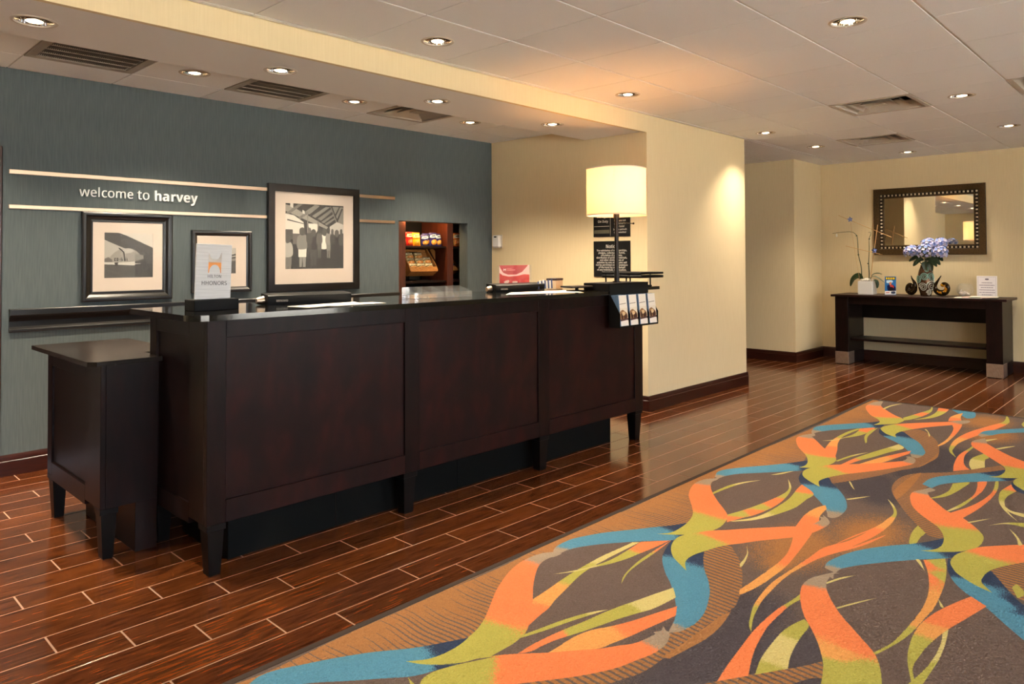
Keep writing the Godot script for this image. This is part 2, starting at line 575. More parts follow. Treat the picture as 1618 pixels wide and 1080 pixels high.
func plank_in_photo(r: Rect2) -> bool:
	var c := r.get_center()
	if c.y > -0.6 or r.end.y < -5.3 and (r.end.x < 7.11 or r.position.x > 8.98):
		return false
	if r.position.y > -2.2 and r.end.x < 7.05:
		return false
	if Rect2(5.29, -9.0, 1.8, 5.5).encloses(r) or Rect2(8.98, -9.0, 1.5, 5.2).encloses(r):
		return false
	if c.x > 1.75 and c.x < 5.2 and c.y < -3.6:
		return false
	if c.x > 1.3 and c.x < 4.0 and c.y < -3.15:
		return false
	if c.y < -4.5 and c.x > 7.0:
		return false
	# inside the angle of view: from about 11 to 81 degrees to the right of the counter's normal
	var a := atan2(c.x + 0.25, -c.y + 0.2)
	return a > 0.16 and a < 1.5 and c.length() > 2.3

func plank_box(st: SurfaceTool, r: Rect2):
	var e := minf(r.end.x, 9.85)
	box(st, Vector3(r.position.x + 0.0032, -0.012, r.position.y + 0.0032), Vector3(e - 0.0032, 0, r.end.y - 0.0032))

func baseboard(called: String, a: Vector2, b: Vector2, out: Vector2):
	var o := out.normalized()
	var st := mb()
	var outline := PackedVector2Array([Vector2(-0.004, 0), Vector2(0.017, 0), Vector2(0.017, 0.088), Vector2(0.013, 0.092), Vector2(0.013, 0.104), Vector2(0.010, 0.116), Vector2(0.006, 0.126), Vector2(-0.004, 0.128)])
	prism(st, outline, Vector3(o.x, 0, o.y), Vector3.UP, Vector3(a.x, 0, a.y), Vector3(b.x, 0, b.y))
	shell(called, st, M.baseboard)

# ------------------------------------------------------------------ ceiling
const MAIN_LIGHTS := [Vector2(2.651, -3.125), Vector2(4.522, -3.135), Vector2(6.88, -3.14), Vector2(8.14, -3.14), Vector2(9.33, -2.537), Vector2(3.927, -1.343), Vector2(6.356, -1.347), Vector2(8.14, -1.345), Vector2(1.5, -1.345)]
const SOFFIT_LIGHTS := [Vector2(-0.4, -3.82), Vector2(0.86, -3.82), Vector2(2.07, -3.825), Vector2(3.233, -3.815), Vector2(4.446, -3.816)]
const REAR_LIGHTS := [Vector2(0.70, -4.62), Vector2(1.911, -4.62), Vector2(3.104, -4.62), Vector2(4.283, -4.616)]
const MAIN_VENTS := [Rect2(5.996, -2.215, 0.6115, 0.605), Rect2(7.83, -2.82, 0.6115, 0.605), Rect2(5.996, -1.005, 0.6115, 0.605)]
const REAR_VENTS := [[1, 1.05], [3, 2.23], [5, 3.41]]
const HOLE := 0.082

# the underside of a tile or board at height y, with round holes for the lights that fall in it
func board(st: SurfaceTool, r: Rect2, y: float, thick: float, holes: Array):
	var inside := []
	for h in holes:
		if h.x > r.position.x + HOLE and h.x < r.end.x - HOLE and h.y > r.position.y + HOLE and h.y < r.end.y - HOLE:
			inside.append(h)
	if inside.is_empty():
		box(st, Vector3(r.position.x, y, r.position.y), Vector3(r.end.x, y + thick, r.end.y))
		return
	inside.sort_custom(func(a, b): return a.x < b.x)
	var x0 := r.position.x
	for i in inside.size():
		var h: Vector2 = inside[i]
		var x1: float = r.end.x if i == inside.size() - 1 else (h.x + inside[i + 1].x) / 2
		var n := 40
		var ring := []
		var rim := []
		for k in n:
			var a := TAU * (k + 0.5) / n
			var d := Vector2(cos(a), sin(a))
			ring.append(h + d * HOLE)
			var t := 1e9
			t = minf(t, ((x1 if d.x > 0 else x0) - h.x) / d.x)
			t = minf(t, ((r.end.y if d.y > 0 else r.position.y) - h.y) / d.y)
			rim.append(h + d * t)
		for k in n:
			var l := (k + 1) % n
			var o0: Vector2 = rim[k]
			var o1: Vector2 = rim[l]
			var pts := [v3(ring[k], y), v3(o0, y), v3(o1, y), v3(ring[l], y)]
			face(st, pts, Vector3.DOWN)
			if absf(o0.x - o1.x) > 1e-5 and absf(o0.y - o1.y) > 1e-5:
				var corner := Vector2(x1 if o0.x + o1.x > 2 * h.x else x0, r.end.y if o0.y + o1.y > 2 * h.y else r.position.y)
				face(st, [v3(o0, y), v3(corner, y), v3(o1, y)], Vector3.DOWN)
			var inw := v3(h * 2 - ring[k] - ring[l], 0)
			face(st, [v3(ring[k], y), v3(ring[l], y), v3(ring[l], y + thick), v3(ring[k], y + thick)], inw)
		x0 = x1
	for e in [[Vector2(r.position.x, r.position.y), Vector2(r.end.x, r.position.y), Vector3(0, 0, -1)], [Vector2(r.position.x, r.end.y), r.end, Vector3(0, 0, 1)],
			[r.position, Vector2(r.position.x, r.end.y), Vector3(-1, 0, 0)], [Vector2(r.end.x, r.position.y), r.end, Vector3(1, 0, 0)]]:
		face(st, [v3(e[0], y), v3(e[1], y), v3(e[1], y + thick), v3(e[0], y + thick)], e[2])

func v3(p: Vector2, y: float) -> Vector3:
	return Vector3(p.x, y, p.y)

func _ceiling():
	var c := structure("ceiling")
	part("slab", bx(Vector3(-3.4, TOP, -8.4), Vector3(10.0, TOP + 0.12, FRONT + 0.2)), M.plenum, c)
	var rest := mb()
	var xs := []
	for i in range(-9, 13):
		xs.append(2.327 + 0.6115 * i)
	var zs := []
	for j in range(-9, 12):
		zs.append(-2.82 + 0.605 * j)
	var zones := [Rect2(-3.2, -3.475, 13.05, FRONT + 3.475), Rect2(7.115, -8.2, 1.865, 4.725), Rect2(8.98, -3.74, 0.87, 0.265)]
	for zone in zones:
		for x in xs:
			for z in zs:
				var r := Rect2(x, z, 0.6115, 0.605).intersection(zone)
				if r.size.x < 0.02 or r.size.y < 0.02:
					continue
				var vent := false
				for v in MAIN_VENTS:
					vent = vent or v.has_point(r.get_center())
				if vent:
					continue
				r = r.grow_individual(-0.003, -0.008, -0.003, -0.008)
				var cz := r.get_center()
				var ang := atan2(cz.x + 0.3, -cz.y + 0.3)
				if cz.y < 0.3 and cz.y > -5.0 and ang > 0.15 and ang < 1.75 and cz.x > 1.0 and cz.x - cz.y > 3.0:
					var st := mb()
					board(st, r, CEIL, 0.012, MAIN_LIGHTS)
					part("tile", st, M.ceiling_tile, c)
				else:
					board(rest, r, CEIL, 0.012, MAIN_LIGHTS)
	part("tile_remainder", rest, M.ceiling_tile, c).set_meta("kind", "stuff")
	for x in xs:
		if x > -3.2 and x < 9.85:
			part("grid_bar", bx(Vector3(x - 0.012, CEIL + 0.006, -8.2 if x > 7.115 and x < 8.98 else -3.475), Vector3(x + 0.012, CEIL + 0.03, FRONT)), M.grid_bar, c)
	for z in zs:
		if z > -3.475 and z < FRONT:
			part("grid_bar", bx(Vector3(-3.2, CEIL + 0.006, z - 0.012), Vector3(9.85, CEIL + 0.03, z + 0.012)), M.grid_bar, c)
		elif z > -8.2 and z <= -3.475:
			part("grid_bar", bx(Vector3(7.115, CEIL + 0.006, z - 0.012), Vector3(8.98, CEIL + 0.03, z + 0.012)), M.grid_bar, c)
	for w in [[-3.2, 7.115, -3.482, -3.456], [-3.2, 9.85, FRONT - 0.02, FRONT], [8.98, 9.85, -3.742, -3.72], [9.828, 9.852, -3.74, FRONT], [7.114, 7.136, -8.2, -3.46], [8.958, 8.982, -8.2, -3.73], [-3.2, -3.176, -3.475, FRONT]]:
		part("wall_angle", bx(Vector3(w[0], CEIL + 0.005, w[2]), Vector3(w[1], CEIL + 0.03, w[3])), M.grid_bar, c)
	part("wall_angle", bx(Vector3(-3.2, 2.495, BACK), Vector3(5.24, 2.52, BACK + 0.022)), M.grid_bar, c)
	part("wall_angle", bx(Vector3(5.20, 2.495, BACK), Vector3(5.26, 2.52, -4.10)), M.grid_bar, c)
	# lower ceiling behind the soffit
	var ry := 2.49
	var rx := 1.05 - 0.59 * 8
	for i in 16:
		var x: float = rx + 0.59 * i
		for z in [[-5.30, -4.92], [-4.92, -4.33], [-4.33, -4.10]]:
			var r := Rect2(x, z[0], 0.59, z[1] - z[0]).intersection(Rect2(-3.2, BACK, 8.43, 1.2))
			if r.size.x < 0.02:
				continue
			var vent := false
			if z[0] == -4.92:
				for v in REAR_VENTS:
					vent = vent or absf(x - v[1]) < 0.1
			if vent:
				continue
			var st := mb()
			board(st, r.grow(-0.005), ry, 0.012, REAR_LIGHTS)
			part("tile", st, M.ceiling_tile, c)
		if x > -3.2 and x < 5.2:
			part("grid_bar", bx(Vector3(x - 0.012, ry + 0.006, BACK), Vector3(x + 0.012, ry + 0.03, -4.10)), M.grid_bar, c)
	for z in [-4.92, -4.33]:
		part("grid_bar", bx(Vector3(-3.2, ry + 0.006, z - 0.012), Vector3(5.24, ry + 0.03, z + 0.012)), M.grid_bar, c)
	# soffit: fascia, underside with light holes, rear face
	var s := structure("beam_soffit")
	var under := mb()
	board(under, Rect2(-3.2, -4.12, 8.45, 0.61), 2.39, 0.02, SOFFIT_LIGHTS)
	part("underside", under, M.soffit, s)
	part("fascia", bx(Vector3(-3.2, 2.39, -3.51), Vector3(5.30, TOP, -3.48)), M.beige, s)
	part("rear_face", bx(Vector3(-3.2, 2.391, -4.12), Vector3(5.26, TOP, -4.10)), M.soffit, s)

const LIGHT_SPOTS := ["above the front edge of the reception counter", "in front of the orange glow by the fascia", "over the end of the cream wall", "before the mouth of the corridor", "closest to the mirror wall",
	"the big one over the rug", "beside the square diffuser before the mirror", "at the picture's edge over the console table", "over the near rug end"]

func _fixtures():
	for i in MAIN_LIGHTS.size():
		downlight(MAIN_LIGHTS[i], CEIL, "round downlight in the tiled ceiling, " + LIGHT_SPOTS[i], "ceiling downlights in the main grid", DOWNLIGHT)
	var where := ["past the near end of the soffit", "over the small side cabinet end of the soffit", "above the counter card stand", "above the middle of the counter", "above the lamp end of the counter"]
	for i in SOFFIT_LIGHTS.size():
		downlight(SOFFIT_LIGHTS[i], 2.39, "round downlight in the flat soffit underside, " + where[i], "downlights in the soffit", SOFFIT_LIGHT)
	where = ["by the door", "between the two dark grilles", "over the large photograph", "over the pantry opening"]
	for i in REAR_LIGHTS.size():
		downlight(REAR_LIGHTS[i], 2.49, "downlight in the low rear ceiling by the teal wall, " + where[i], "downlights in the rear ceiling", SOFFIT_LIGHT)
	diffuser(MAIN_VENTS[0], CEIL, "square stepped air diffuser in the tiled ceiling, the larger full one before the mirror")
	diffuser(MAIN_VENTS[1], CEIL, "square stepped air diffuser nearest the mirror wall, seen very flat")
	diffuser(MAIN_VENTS[2], CEIL, "bright square air diffuser cut by the picture's edge")
	diffuser(Rect2(3.41, -4.92, 0.59, 0.59), 2.49, "square stepped air diffuser in the rear ceiling above the pantry")
	grille(Rect2(1.05, -4.92, 0.59, 0.59), 2.49, "dark ceiling return grille by the teal wall, the larger one at the door end")
	grille(Rect2(2.23, -4.92, 0.59, 0.59), 2.49, "dark ceiling return grille by the teal wall, the smaller one above the photographs")

func downlight(p: Vector2, y: float, label: String, group: String, energy: float):
	var t := thing("downlight", label, "downlight", v3(p, y), 0.0, group)
	var trim := mb()
	lathe(trim, [Vector2(0.078, 0.012), Vector2(0.078, -0.002), Vector2(0.081, -0.004), Vector2(0.092, -0.003), Vector2(0.0945, 0.0), Vector2(0.0945, 0.0005)], 40)
	part("trim_ring", trim, M.trim_cream, t)
	# ribbed reflector cup
	var cup := mb()
	var n := 36
	for k in n:
		var a0 := TAU * k / n
		var a1 := TAU * (k + 0.5) / n
		var a2 := TAU * (k + 1) / n
		var rows := [[0.079, 0.004], [0.066, 0.040], [0.048, 0.066]]
		for i in 2:
			var q := []
			for r in [rows[i], rows[i + 1]]:
				q.append([Vector3(cos(a0) * r[0], r[1], sin(a0) * r[0]), Vector3(cos(a1) * (r[0] - 0.004), r[1], sin(a1) * (r[0] - 0.004)), Vector3(cos(a2) * r[0], r[1], sin(a2) * r[0])])
			var inward := -Vector3(cos(a1), 0.2, sin(a1))
			face(cup, [q[0][0], q[0][1], q[1][1], q[1][0]], inward)
			face(cup, [q[0][1], q[0][2], q[1][2], q[1][1]], inward)
	part("reflector", cup, M.chrome, t)
	var can := mb()
	lathe(can, [Vector2(0.0, 0.072), Vector2(0.084, 0.072), Vector2(0.084, 0.012)], 24, Vector3.ZERO, true)
	part("can", can, M.black_matte, t)
	var bulb := mb()
	lathe(bulb, [Vector2(0.036, 0.000), Vector2(0.038, 0.006), Vector2(0.034, 0.030), Vector2(0.022, 0.066)], 24)
	part("bulb", bulb, M.chrome, t)
	var lens := mb()
	lathe(lens, [Vector2(0.0, -0.006), Vector2(0.020, -0.005), Vector2(0.032, -0.002), Vector2(0.036, 0.001)], 24)
	part("lens", lens, M.lens, t)
	var l := SpotLight3D.new()
	l.name = "beam"
	l.light_color = DOWNLIGHT_COLOR
	l.light_energy = energy
	l.light_size = 0.035
	l.spot_range = 14.0
	l.spot_attenuation = 2.0
	l.spot_angle = 55.0
	l.spot_angle_attenuation = 0.9
	l.shadow_enabled = true
	l.rotation.x = -PI / 2
	l.position.y = -0.010
	t.add_child(l)

func diffuser(r: Rect2, y: float, label: String):
	var c := r.get_center()
	var t := thing("air_diffuser", label, "air vent", v3(c, y), 0.0, "square ceiling diffusers")
	var w := r.size.x / 2 - 0.004
	var h := r.size.y / 2 - 0.004
	var fr := mb()
	for q in [[-w, w, -h, -h + 0.035], [-w, w, h - 0.035, h], [-w, -w + 0.035, -h + 0.035, h - 0.035], [w - 0.035, w, -h + 0.035, h - 0.035]]:
		box(fr, Vector3(q[0], -0.004, q[2]), Vector3(q[1], 0.008, q[3]), 0.002)
	part("frame", fr, M.vent_grey, t)
	part("throat", bx(Vector3(-w + 0.02, 0.22, -h + 0.02), Vector3(w - 0.02, 0.225, h - 0.02)), M.vent_dark, t)
	# three nested rings of sloping blades on each of the four sides
	for k in 3:
		var a := 0.262 - 0.072 * k
		var b := a - 0.058
		for d in 4:
			var st := mb()
			var rot := Basis(Vector3.UP, PI / 2 * d)
			for e in [0.0, 0.003]:
				var p := [rot * Vector3(-a, 0.004 + e, a), rot * Vector3(a, 0.004 + e, a), rot * Vector3(b, 0.055 + e, b), rot * Vector3(-b, 0.055 + e, b)]
				face(st, p, Vector3.DOWN if e == 0.0 else Vector3.UP)
			part("blade", st, M.vent_grey, t)
	part("centre_plate", bx(Vector3(-0.045, 0.006, -0.045), Vector3(0.045, 0.010, 0.045), 0.002), M.vent_grey, t)

func grille(r: Rect2, y: float, label: String):
	var c := r.get_center()
	var t := thing("return_grille", label, "air vent", v3(c, y), 0.0, "dark return grilles")
	var w := r.size.x / 2 - 0.004
	var fr := mb()
	for q in [[-w, w, -w, -w + 0.05], [-w, w, w - 0.05, w], [-w, -w + 0.05, -w + 0.05, w - 0.05], [w - 0.05, w, -w + 0.05, w - 0.05]]:
		box(fr, Vector3(q[0], -0.003, q[2]), Vector3(q[1], 0.010, q[3]), 0.002)
	part("frame", fr, M.vent_slat, t)
	part("throat", bx(Vector3(-w + 0.02, 0.26, -w + 0.02), Vector3(w - 0.02, 0.265, w - 0.02)), M.vent_dark, t)
	for k in 4:
		var z := -0.15 + 0.10 * k
		part("divider", bx(Vector3(-w + 0.05, 0.0, z - 0.002), Vector3(w - 0.05, 0.012, z + 0.002)), M.vent_slat, t)
	var st := mb()
	for k in 48:
		var x := -w + 0.055 + (2 * w - 0.11) * (k + 0.5) / 48
		box(st, Vector3(x - 0.0012, 0.004, -w + 0.05), Vector3(x + 0.0012, 0.018, w - 0.05))
	part("louvre", st, M.vent_dark, t).set_meta("kind", "stuff")

# ------------------------------------------------------------------ rug
# The woven pattern is drawn in millimetres of the rug, from its corner at (0.6, -2.3); one pixel is 2 mm.
const RW := 3250
const RH := 1000
const PX := 0.5
# yarns by number: 0 orange, 1 lime, 2 blue, 3 navy, 4 grey, 5 tan, 6 pale lime, 7 light orange, 8 brown, 9 charcoal
var YARN := [Color8(212, 118, 74), Color8(160, 154, 76), Color8(78, 128, 152), Color8(50, 60, 82), Color8(146, 130, 112), Color8(148, 104, 66), Color8(186, 172, 112), Color8(206, 144, 82), Color8(98, 84, 78), Color8(74, 68, 72)]
var yarn_px: PackedByteArray
var yarn_seed := 12345

func chance() -> float:
	yarn_seed = (yarn_seed * 1103515245 + 12345) & 0x7fffffff
	return float(yarn_seed >> 8) / 8388608.0

func put_yarn(i: int, c: Color, v: float):
	yarn_px[i] = int(clampf(c.r * v, 0, 1) * 255.0)
	yarn_px[i + 1] = int(clampf(c.g * v, 0, 1) * 255.0)
	yarn_px[i + 2] = int(clampf(c.b * v, 0, 1) * 255.0)

func outline_of(segs: Array) -> PackedVector2Array:
	var out := PackedVector2Array()
	for s in segs:
		var pts := []
		for i in range(0, s.size(), 2):
			pts.append(Vector2(s[i], s[i + 1]) * PX)
		var sm := smoothed(pts, 5) if pts.size() > 2 else pts
		for i in sm.size() - 1:
			out.append(sm[i])
	return out

# calls each row's [y, x0, x1] inside the outline
func rows_of(poly: PackedVector2Array, w: int, h: int) -> Array:
	var out := []
	var y0 := h
	var y1 := -1
	for p in poly:
		y0 = mini(y0, int(p.y))
		y1 = maxi(y1, int(p.y) + 1)
	var n := poly.size()
	for y in range(maxi(y0, 0), mini(y1 + 1, h)):
		var fy := y + 0.5
		var xs := PackedFloat32Array()
		for i in n:
			var a := poly[i]
			var b := poly[(i + 1) % n]
			if (a.y <= fy) != (b.y <= fy):
				xs.append(a.x + (fy - a.y) * (b.x - a.x) / (b.y - a.y))
		xs.sort()
		for i in range(0, xs.size() - 1, 2):
			var x0 := maxi(int(round(xs[i])), 0)
			var x1 := mini(int(round(xs[i + 1])), w)
			if x1 > x0:
				out.append(Vector3i(y, x0, x1))
	return out

# a ribbon's outline, and the yarns it runs through: number, x, y
func ribbon(segs: Array, dyes: Array):
	var cols := []
	var pos := []
	for i in range(0, dyes.size(), 3):
		cols.append(YARN[dyes[i]])
		pos.append(Vector2(dyes[i + 1], dyes[i + 2]) * PX)
	var k := cols.size()
	var cum := PackedFloat32Array()
	cum.resize(k)
	for r in rows_of(outline_of(segs), RW, RH):
		var x: int = r.y
		while x < r.z:
			var e := mini(x + 6, r.z)
			var sum := 0.0
			var p := Vector2(x + 3, r.x)
			for j in k:
				var d: float = p.distance_squared_to(pos[j]) + 4.0
				sum += 1.0 / (d * d * d)
				cum[j] = sum
			for q in range(x, e):
				var t := chance() * sum
				var j := 0
				while j < k - 1 and cum[j] < t:
					j += 1
				put_yarn((r.x * RW + q) * 3, cols[j], 0.93 + 0.13 * chance())
			x = e

func striped(kind: int, segs: Array):
	var tan: Color = YARN[5]
	var dark: Color = YARN[8]
	for r in rows_of(outline_of(segs), RW, RH):
		for q in range(r.y, r.z):
			var c := tan
			if kind == 0:
				if fposmod(q + 0.06 * r.x, 13.0) < 5.0:
					c = dark
			elif r.x > 48:
				# slashes that start at different depths and thicken towards the ribbons
				var u := q + 2.5 * sin(r.x * 0.05 + q * 0.013)
				var cell := int(u / 11.0)
				var start := 52.0 + 75.0 * fposmod(cell * 0.618, 1.0) + 28.0 * sin(cell * 0.37)
				if r.x > start and fposmod(u, 11.0) < minf(0.7 + (r.x - start) * 0.035, 4.2):
					c = dark
			put_yarn((r.x * RW + q) * 3, c, 0.90 + 0.17 * chance())

func _rug():
	yarn_px = PackedByteArray()
	yarn_px.resize(RW * RH * 3)
	# ground: brown pile with stippled tan and charcoal clouds
	var clouds := [[2660, 940, 330, 0], [3040, 1120, 300, 0], [2920, 1140, 260, 0], [6098, 1000, 330, 0], [5640, 1134, 300, 0], [2469, 952, 170, 0],
		[1495, 1120, 420, 1], [1866, 1060, 300, 1], [3811, 853, 330, 1], [3682, 1000, 230, 1], [4290, 1016, 330, 1], [4784, 1029, 300, 1], [4500, 1011, 300, 1], [1700, 1300, 330, 1]]
	for y in RH:
		for bx8 in range(0, RW, 10):
			var pt := 0.0
			var pk := 0.0
			for c in clouds:
				var dx: float = bx8 * 2 - c[0]
				var dy: float = y * 2 - c[1]
				var d: float = 1.0 - sqrt(dx * dx * 0.7 + dy * dy * 2.0) / c[2]
				if d > 0.0:
					if c[3] == 0:
						pt = maxf(pt, minf(d * 1.5, 1.0))
					else:
						pk = maxf(pk, minf(d * 2.0, 1.0))
			for q in range(bx8, mini(bx8 + 10, RW)):
				var t := chance()
				put_yarn((y * RW + q) * 3, YARN[5] if t < pt else (YARN[9] if t < pt + pk else YARN[8]), 0.86 + 0.24 * chance())
	_rug_pattern()
	var im := Image.create_from_data(RW, RH, false, Image.FORMAT_RGB8, yarn_px)
	yarn_px = PackedByteArray()
	var rug := thing("area_rug", "large brown rug with swirling orange, lime and blue ribbon pattern on the plank floor", "rug")
	var near := -2.203
	var far := -2.262
	var half := RW / 2
	for i in 2:
		var m := mat(Color.WHITE, 0.95, 0.0, 0.15)
		m.albedo_texture = ImageTexture.create_from_image(im.get_region(Rect2i(half * i, 0, half, RH)))
		m.normal_enabled = true
		m.normal_texture = pile_normal()
		m.normal_scale = 0.35
		var x0 := 0.6 + 3.25 * i
		var x1 := x0 + 3.25 if i == 0 else 7.075
		var st := mb()
		var p := []
		var q := []
		for c in [Vector2(x0, lerpf(near, far, (x0 - 0.6) / 6.5) + 0.02), Vector2(x1, lerpf(near, far, (x1 - 0.6) / 6.5) + 0.02), Vector2(x1, 1.70), Vector2(x0, 1.70)]:
			p.append(Vector3(c.x, 0.009, c.y))
			q.append(Vector2((c.x - x0) / 3.25, (c.y + 2.3) / 2.0))
		face(st, p, Vector3.UP, q)
		part("carpet_field", st, m, rug)
	var edge := mb()
	for e in [[Vector2(0.58, near), Vector2(7.09, far), Vector2(7.09, far + 0.026), Vector2(0.58, near + 0.026)], [Vector2(7.068, far), Vector2(7.094, far), Vector2(7.094, 1.72), Vector2(7.068, 1.72)],
			[Vector2(0.58, 1.694), Vector2(7.094, 1.694), Vector2(7.094, 1.72), Vector2(0.58, 1.72)], [Vector2(0.58, near), Vector2(0.606, near), Vector2(0.606, 1.72), Vector2(0.58, 1.72)]]:
		prism(edge, PackedVector2Array(e), Vector3(1, 0, 0), Vector3(0, 0, 1), Vector3.ZERO, Vector3(0, 0.0105, 0))
	part("binding", edge, M.binding, rug)

func pile_normal() -> NoiseTexture2D:
	var t := noise_tex(0.45, 51, [Color.BLACK, Color.WHITE], 512, 2)
	t.color_ramp = null
	t.as_normal_map = true
	t.bump_strength = 6.0
	return t

func _rug_pattern():
	striped(1, [[419,122,546,134,808,120,1050,118,1561,107,1328,118,1625,120,1983,90,2358,71,2842,69,2473,105,3173,92,4080,83,4492,93,5328,93,6457,51],[6457,51,6420,132,5981,220,5542,401,5298,250,5034,147],[5034,147,4847,153,4495,219,4210,363,3940,425,3967,388,3490,167,3237,203,2885,359,2578,480,2376,435,2456,416,2136,237,1878,199,1697,196,1425,372,1165,475,1052,536,841,394,649,242,521,182,397,169]])
	striped(0, [[985,760,1120,796,1272,886,1447,935,1610,927,1678,929,1766,923,1895,903,2116,780,2328,649],[2328,649,2464,700,2402,772,2320,836,2222,893,2101,950,2004,984,1922,1003,1778,995,1678,996,1584,997,1364,996,1255,965,1131,926,1011,863],[1011,863,985,760]])
	ribbon([[1469,1013,1584,1029,1653,1037,1743,1036,1827,1024,1901,1007],[1901,1007,1836,997,1736,997,1640,996,1551,995,1457,989],[1457,989,1469,1013]], [5,1657,1008])
	striped(0, [[3774,608,3963,702,4282,838,4544,875,4785,872,5190,718,5324,612],[5324,612,5460,675,5453,737,5340,814,5178,892,4966,956,4794,988,4534,989,4353,961,4247,916,4049,859,3863,787,3689,707],[3689,707,3774,608]])
	ribbon([[4353,969,4553,984,4873,977],[4873,977,4712,1004,4541,995,4443,987,4353,969]], [5,4516,993])
	striped(0, [[3214,1387,3206,1358,3224,1315,3340,1239,3469,1161,3598,1092,3704,1038,3803,998,3921,970,4063,960,4171,974,4253,1010,4338,1083,4424,1157,4552,1222,4682,1289,4787,1338],[4787,1338,4654,1385,4498,1323,4181,1151,3950,1125,3791,1131,3553,1226,3408,1334,3275,1390],[3275,1390,3214,1387]])
	ribbon([[3785,1009,3964,1000,4147,1000,4248,1011],[4248,1011,4270,1027,4084,1048,3919,1061,3786,1068,3650,1066],[3650,1066,3715,1035,3785,1009]], [5,3901,1042])
	striped(0, [[1384,1144,1460,1187,1532,1225,1618,1276,1679,1318,1729,1347,1792,1378],[1792,1378,1709,1416,1671,1388,1594,1354,1483,1295],[1483,1295,1384,1144]])
	striped(0, [[2956,1622,3049,1650,3158,1707,3249,1758],[3249,1758,2739,1827,2733,1772,2772,1730,2868,1672],[2868,1672,2956,1622]])
	ribbon([[2834,1717,2881,1726,2830,1757],[2830,1757,2788,1764,2743,1750],[2743,1750,2834,1717]], [1,2815,1741])
	ribbon([[3315,1258,3232,1312],[3232,1312,3142,1311,3072,1317],[3072,1317,3039,1295,3143,1271,3233,1260,3315,1258]], [1,3178,1287])
	ribbon([[457,157,502,138,556,145,631,178,720,219,830,281,935,356,1029,405,1110,443],[1110,443,1100,501,1022,531,979,541],[979,541,904,514,832,486,757,425,683,365,612,302,575,275],[575,275,481,257,457,157]], [2,571,186,2,772,320,2,892,394,3,1031,428,3,1037,492,3,944,528,2,871,476])
	ribbon([[1867,173,1925,149,2019,144,2097,165,2185,201,2264,246,2340,294,2421,340,2500,390,2589,429],[2589,429,2557,491,2446,535,2436,518],[2436,518,2336,490,2275,434,2213,380,2146,330,2078,281,2002,239,1933,215,1876,211,1843,209],[1843,209,1867,173]], [2,1984,152,2,2136,237,2,2275,338,2,2373,410,3,2509,423,3,2478,489,4,1860,194])
	ribbon([[2338,488,2212,531,2126,572,2027,647,1950,720,1862,792,1769,857,1708,888,1656,906],[1656,906,1613,922,1628,938,1644,949,1660,952,1708,957,1761,955,1826,941,1904,912,1993,871,2078,817,2152,760,2251,699,2352,651],[2352,651,2335,603],[2335,603,2326,490]], [3,2257,515,3,2254,542,3,2247,668,2,2108,624,2,2073,718,2,2038,792,2,1873,880,2,1741,927,2,1746,909,4,1620,921])
	ribbon([[869,403,928,445,991,458,1056,455,1123,437,1189,414,1270,367,1366,300,1442,250,1568,185,1667,152,1743,144,1814,152,1859,179],[1859,179,1874,218,1823,218],[1823,218,1796,209,1732,220,1661,259,1556,337,1466,416,1380,485,1319,532,1277,558,1247,570],[1247,570,1187,581,1127,582,1077,583],[1077,583,1042,561,985,539,941,504,977,543,927,493,892,450,869,403]], [4,1807,179,0,1628,199,0,1448,312,0,1336,438,1,1170,479,1,1062,497,1,966,474,1,919,456])
	ribbon([[1469,414,1574,401,1707,381,1837,370,1968,364,2091,369,2195,373],[2195,373,2217,396],[2217,396,2091,397,1961,397,1843,402,1742,418,1622,452,1526,479,1455,505,1393,517,1315,536],[1315,536,1469,414]], [0,1389,494,7,1539,450,1,1763,392,6,2009,380,6,2181,382])
	ribbon([[1685,324,1771,366,1862,397,1964,414,2089,409,2223,397],[2223,397,2329,485],[2329,485,2208,478,2110,468,2018,458,1932,437,1851,406,1762,373,1685,324]], [6,1727,346,6,1816,386,1,1949,424,1,2049,436,0,2178,432,0,2287,474])
	ribbon([[2338,488,2179,496,2052,507,1943,528,1867,551,1806,584],[1806,584,1907,545,2009,527,2136,515,2261,499,2338,488]], [0,2289,491,1,2037,518,1,1856,563])
	ribbon([[1922,751,1821,727,1732,707,1646,687,1557,672,1467,661,1386,647,1303,637,1219,632,1152,635],[1152,635,1191,657,1240,661,1302,670,1357,686,1414,703,1490,722,1569,741,1646,765,1724,790,1856,803],[1856,803,1922,751]], [0,1207,643,0,1333,652,1,1389,676,1,1526,695,1,1640,730,6,1725,751,6,1852,771])
	ribbon([[1797,843,1690,812,1594,785,1511,753,1436,717,1357,702,1280,704,1226,705],[1226,705,1270,743,1315,781,1369,813,1415,822,1485,838,1572,852,1662,867,1733,877],[1733,877,1797,843]], [0,1725,849,0,1562,807,7,1437,762,7,1300,733])
	ribbon([[1600,672,1553,643,1483,616,1408,596,1330,581,1251,566],[1251,566,1230,573,1311,598,1386,615,1462,633,1539,654,1600,672]], [6,1573,660,1,1472,625,1,1320,590])
	ribbon([[819,478,811,536,850,517,896,515,944,528,978,542,1084,591,1041,562,1094,590,1140,626,1183,665,1235,712,1291,755,1356,808,1421,847,1464,874,1517,888,1572,895],[1572,895,1577,884,1605,896,1634,886,1615,907],[1615,907,1610,927,1555,953,1501,961,1445,956,1387,941,1315,923,1256,897,1203,869,1154,839,1108,807,1053,769,1008,738],[1008,738,872,741,731,592]], [1,914,536,1,951,617,1,1024,580,0,1109,655,0,1053,725,0,1219,785,0,1378,878,0,1453,910,4,1541,922,1,877,545])
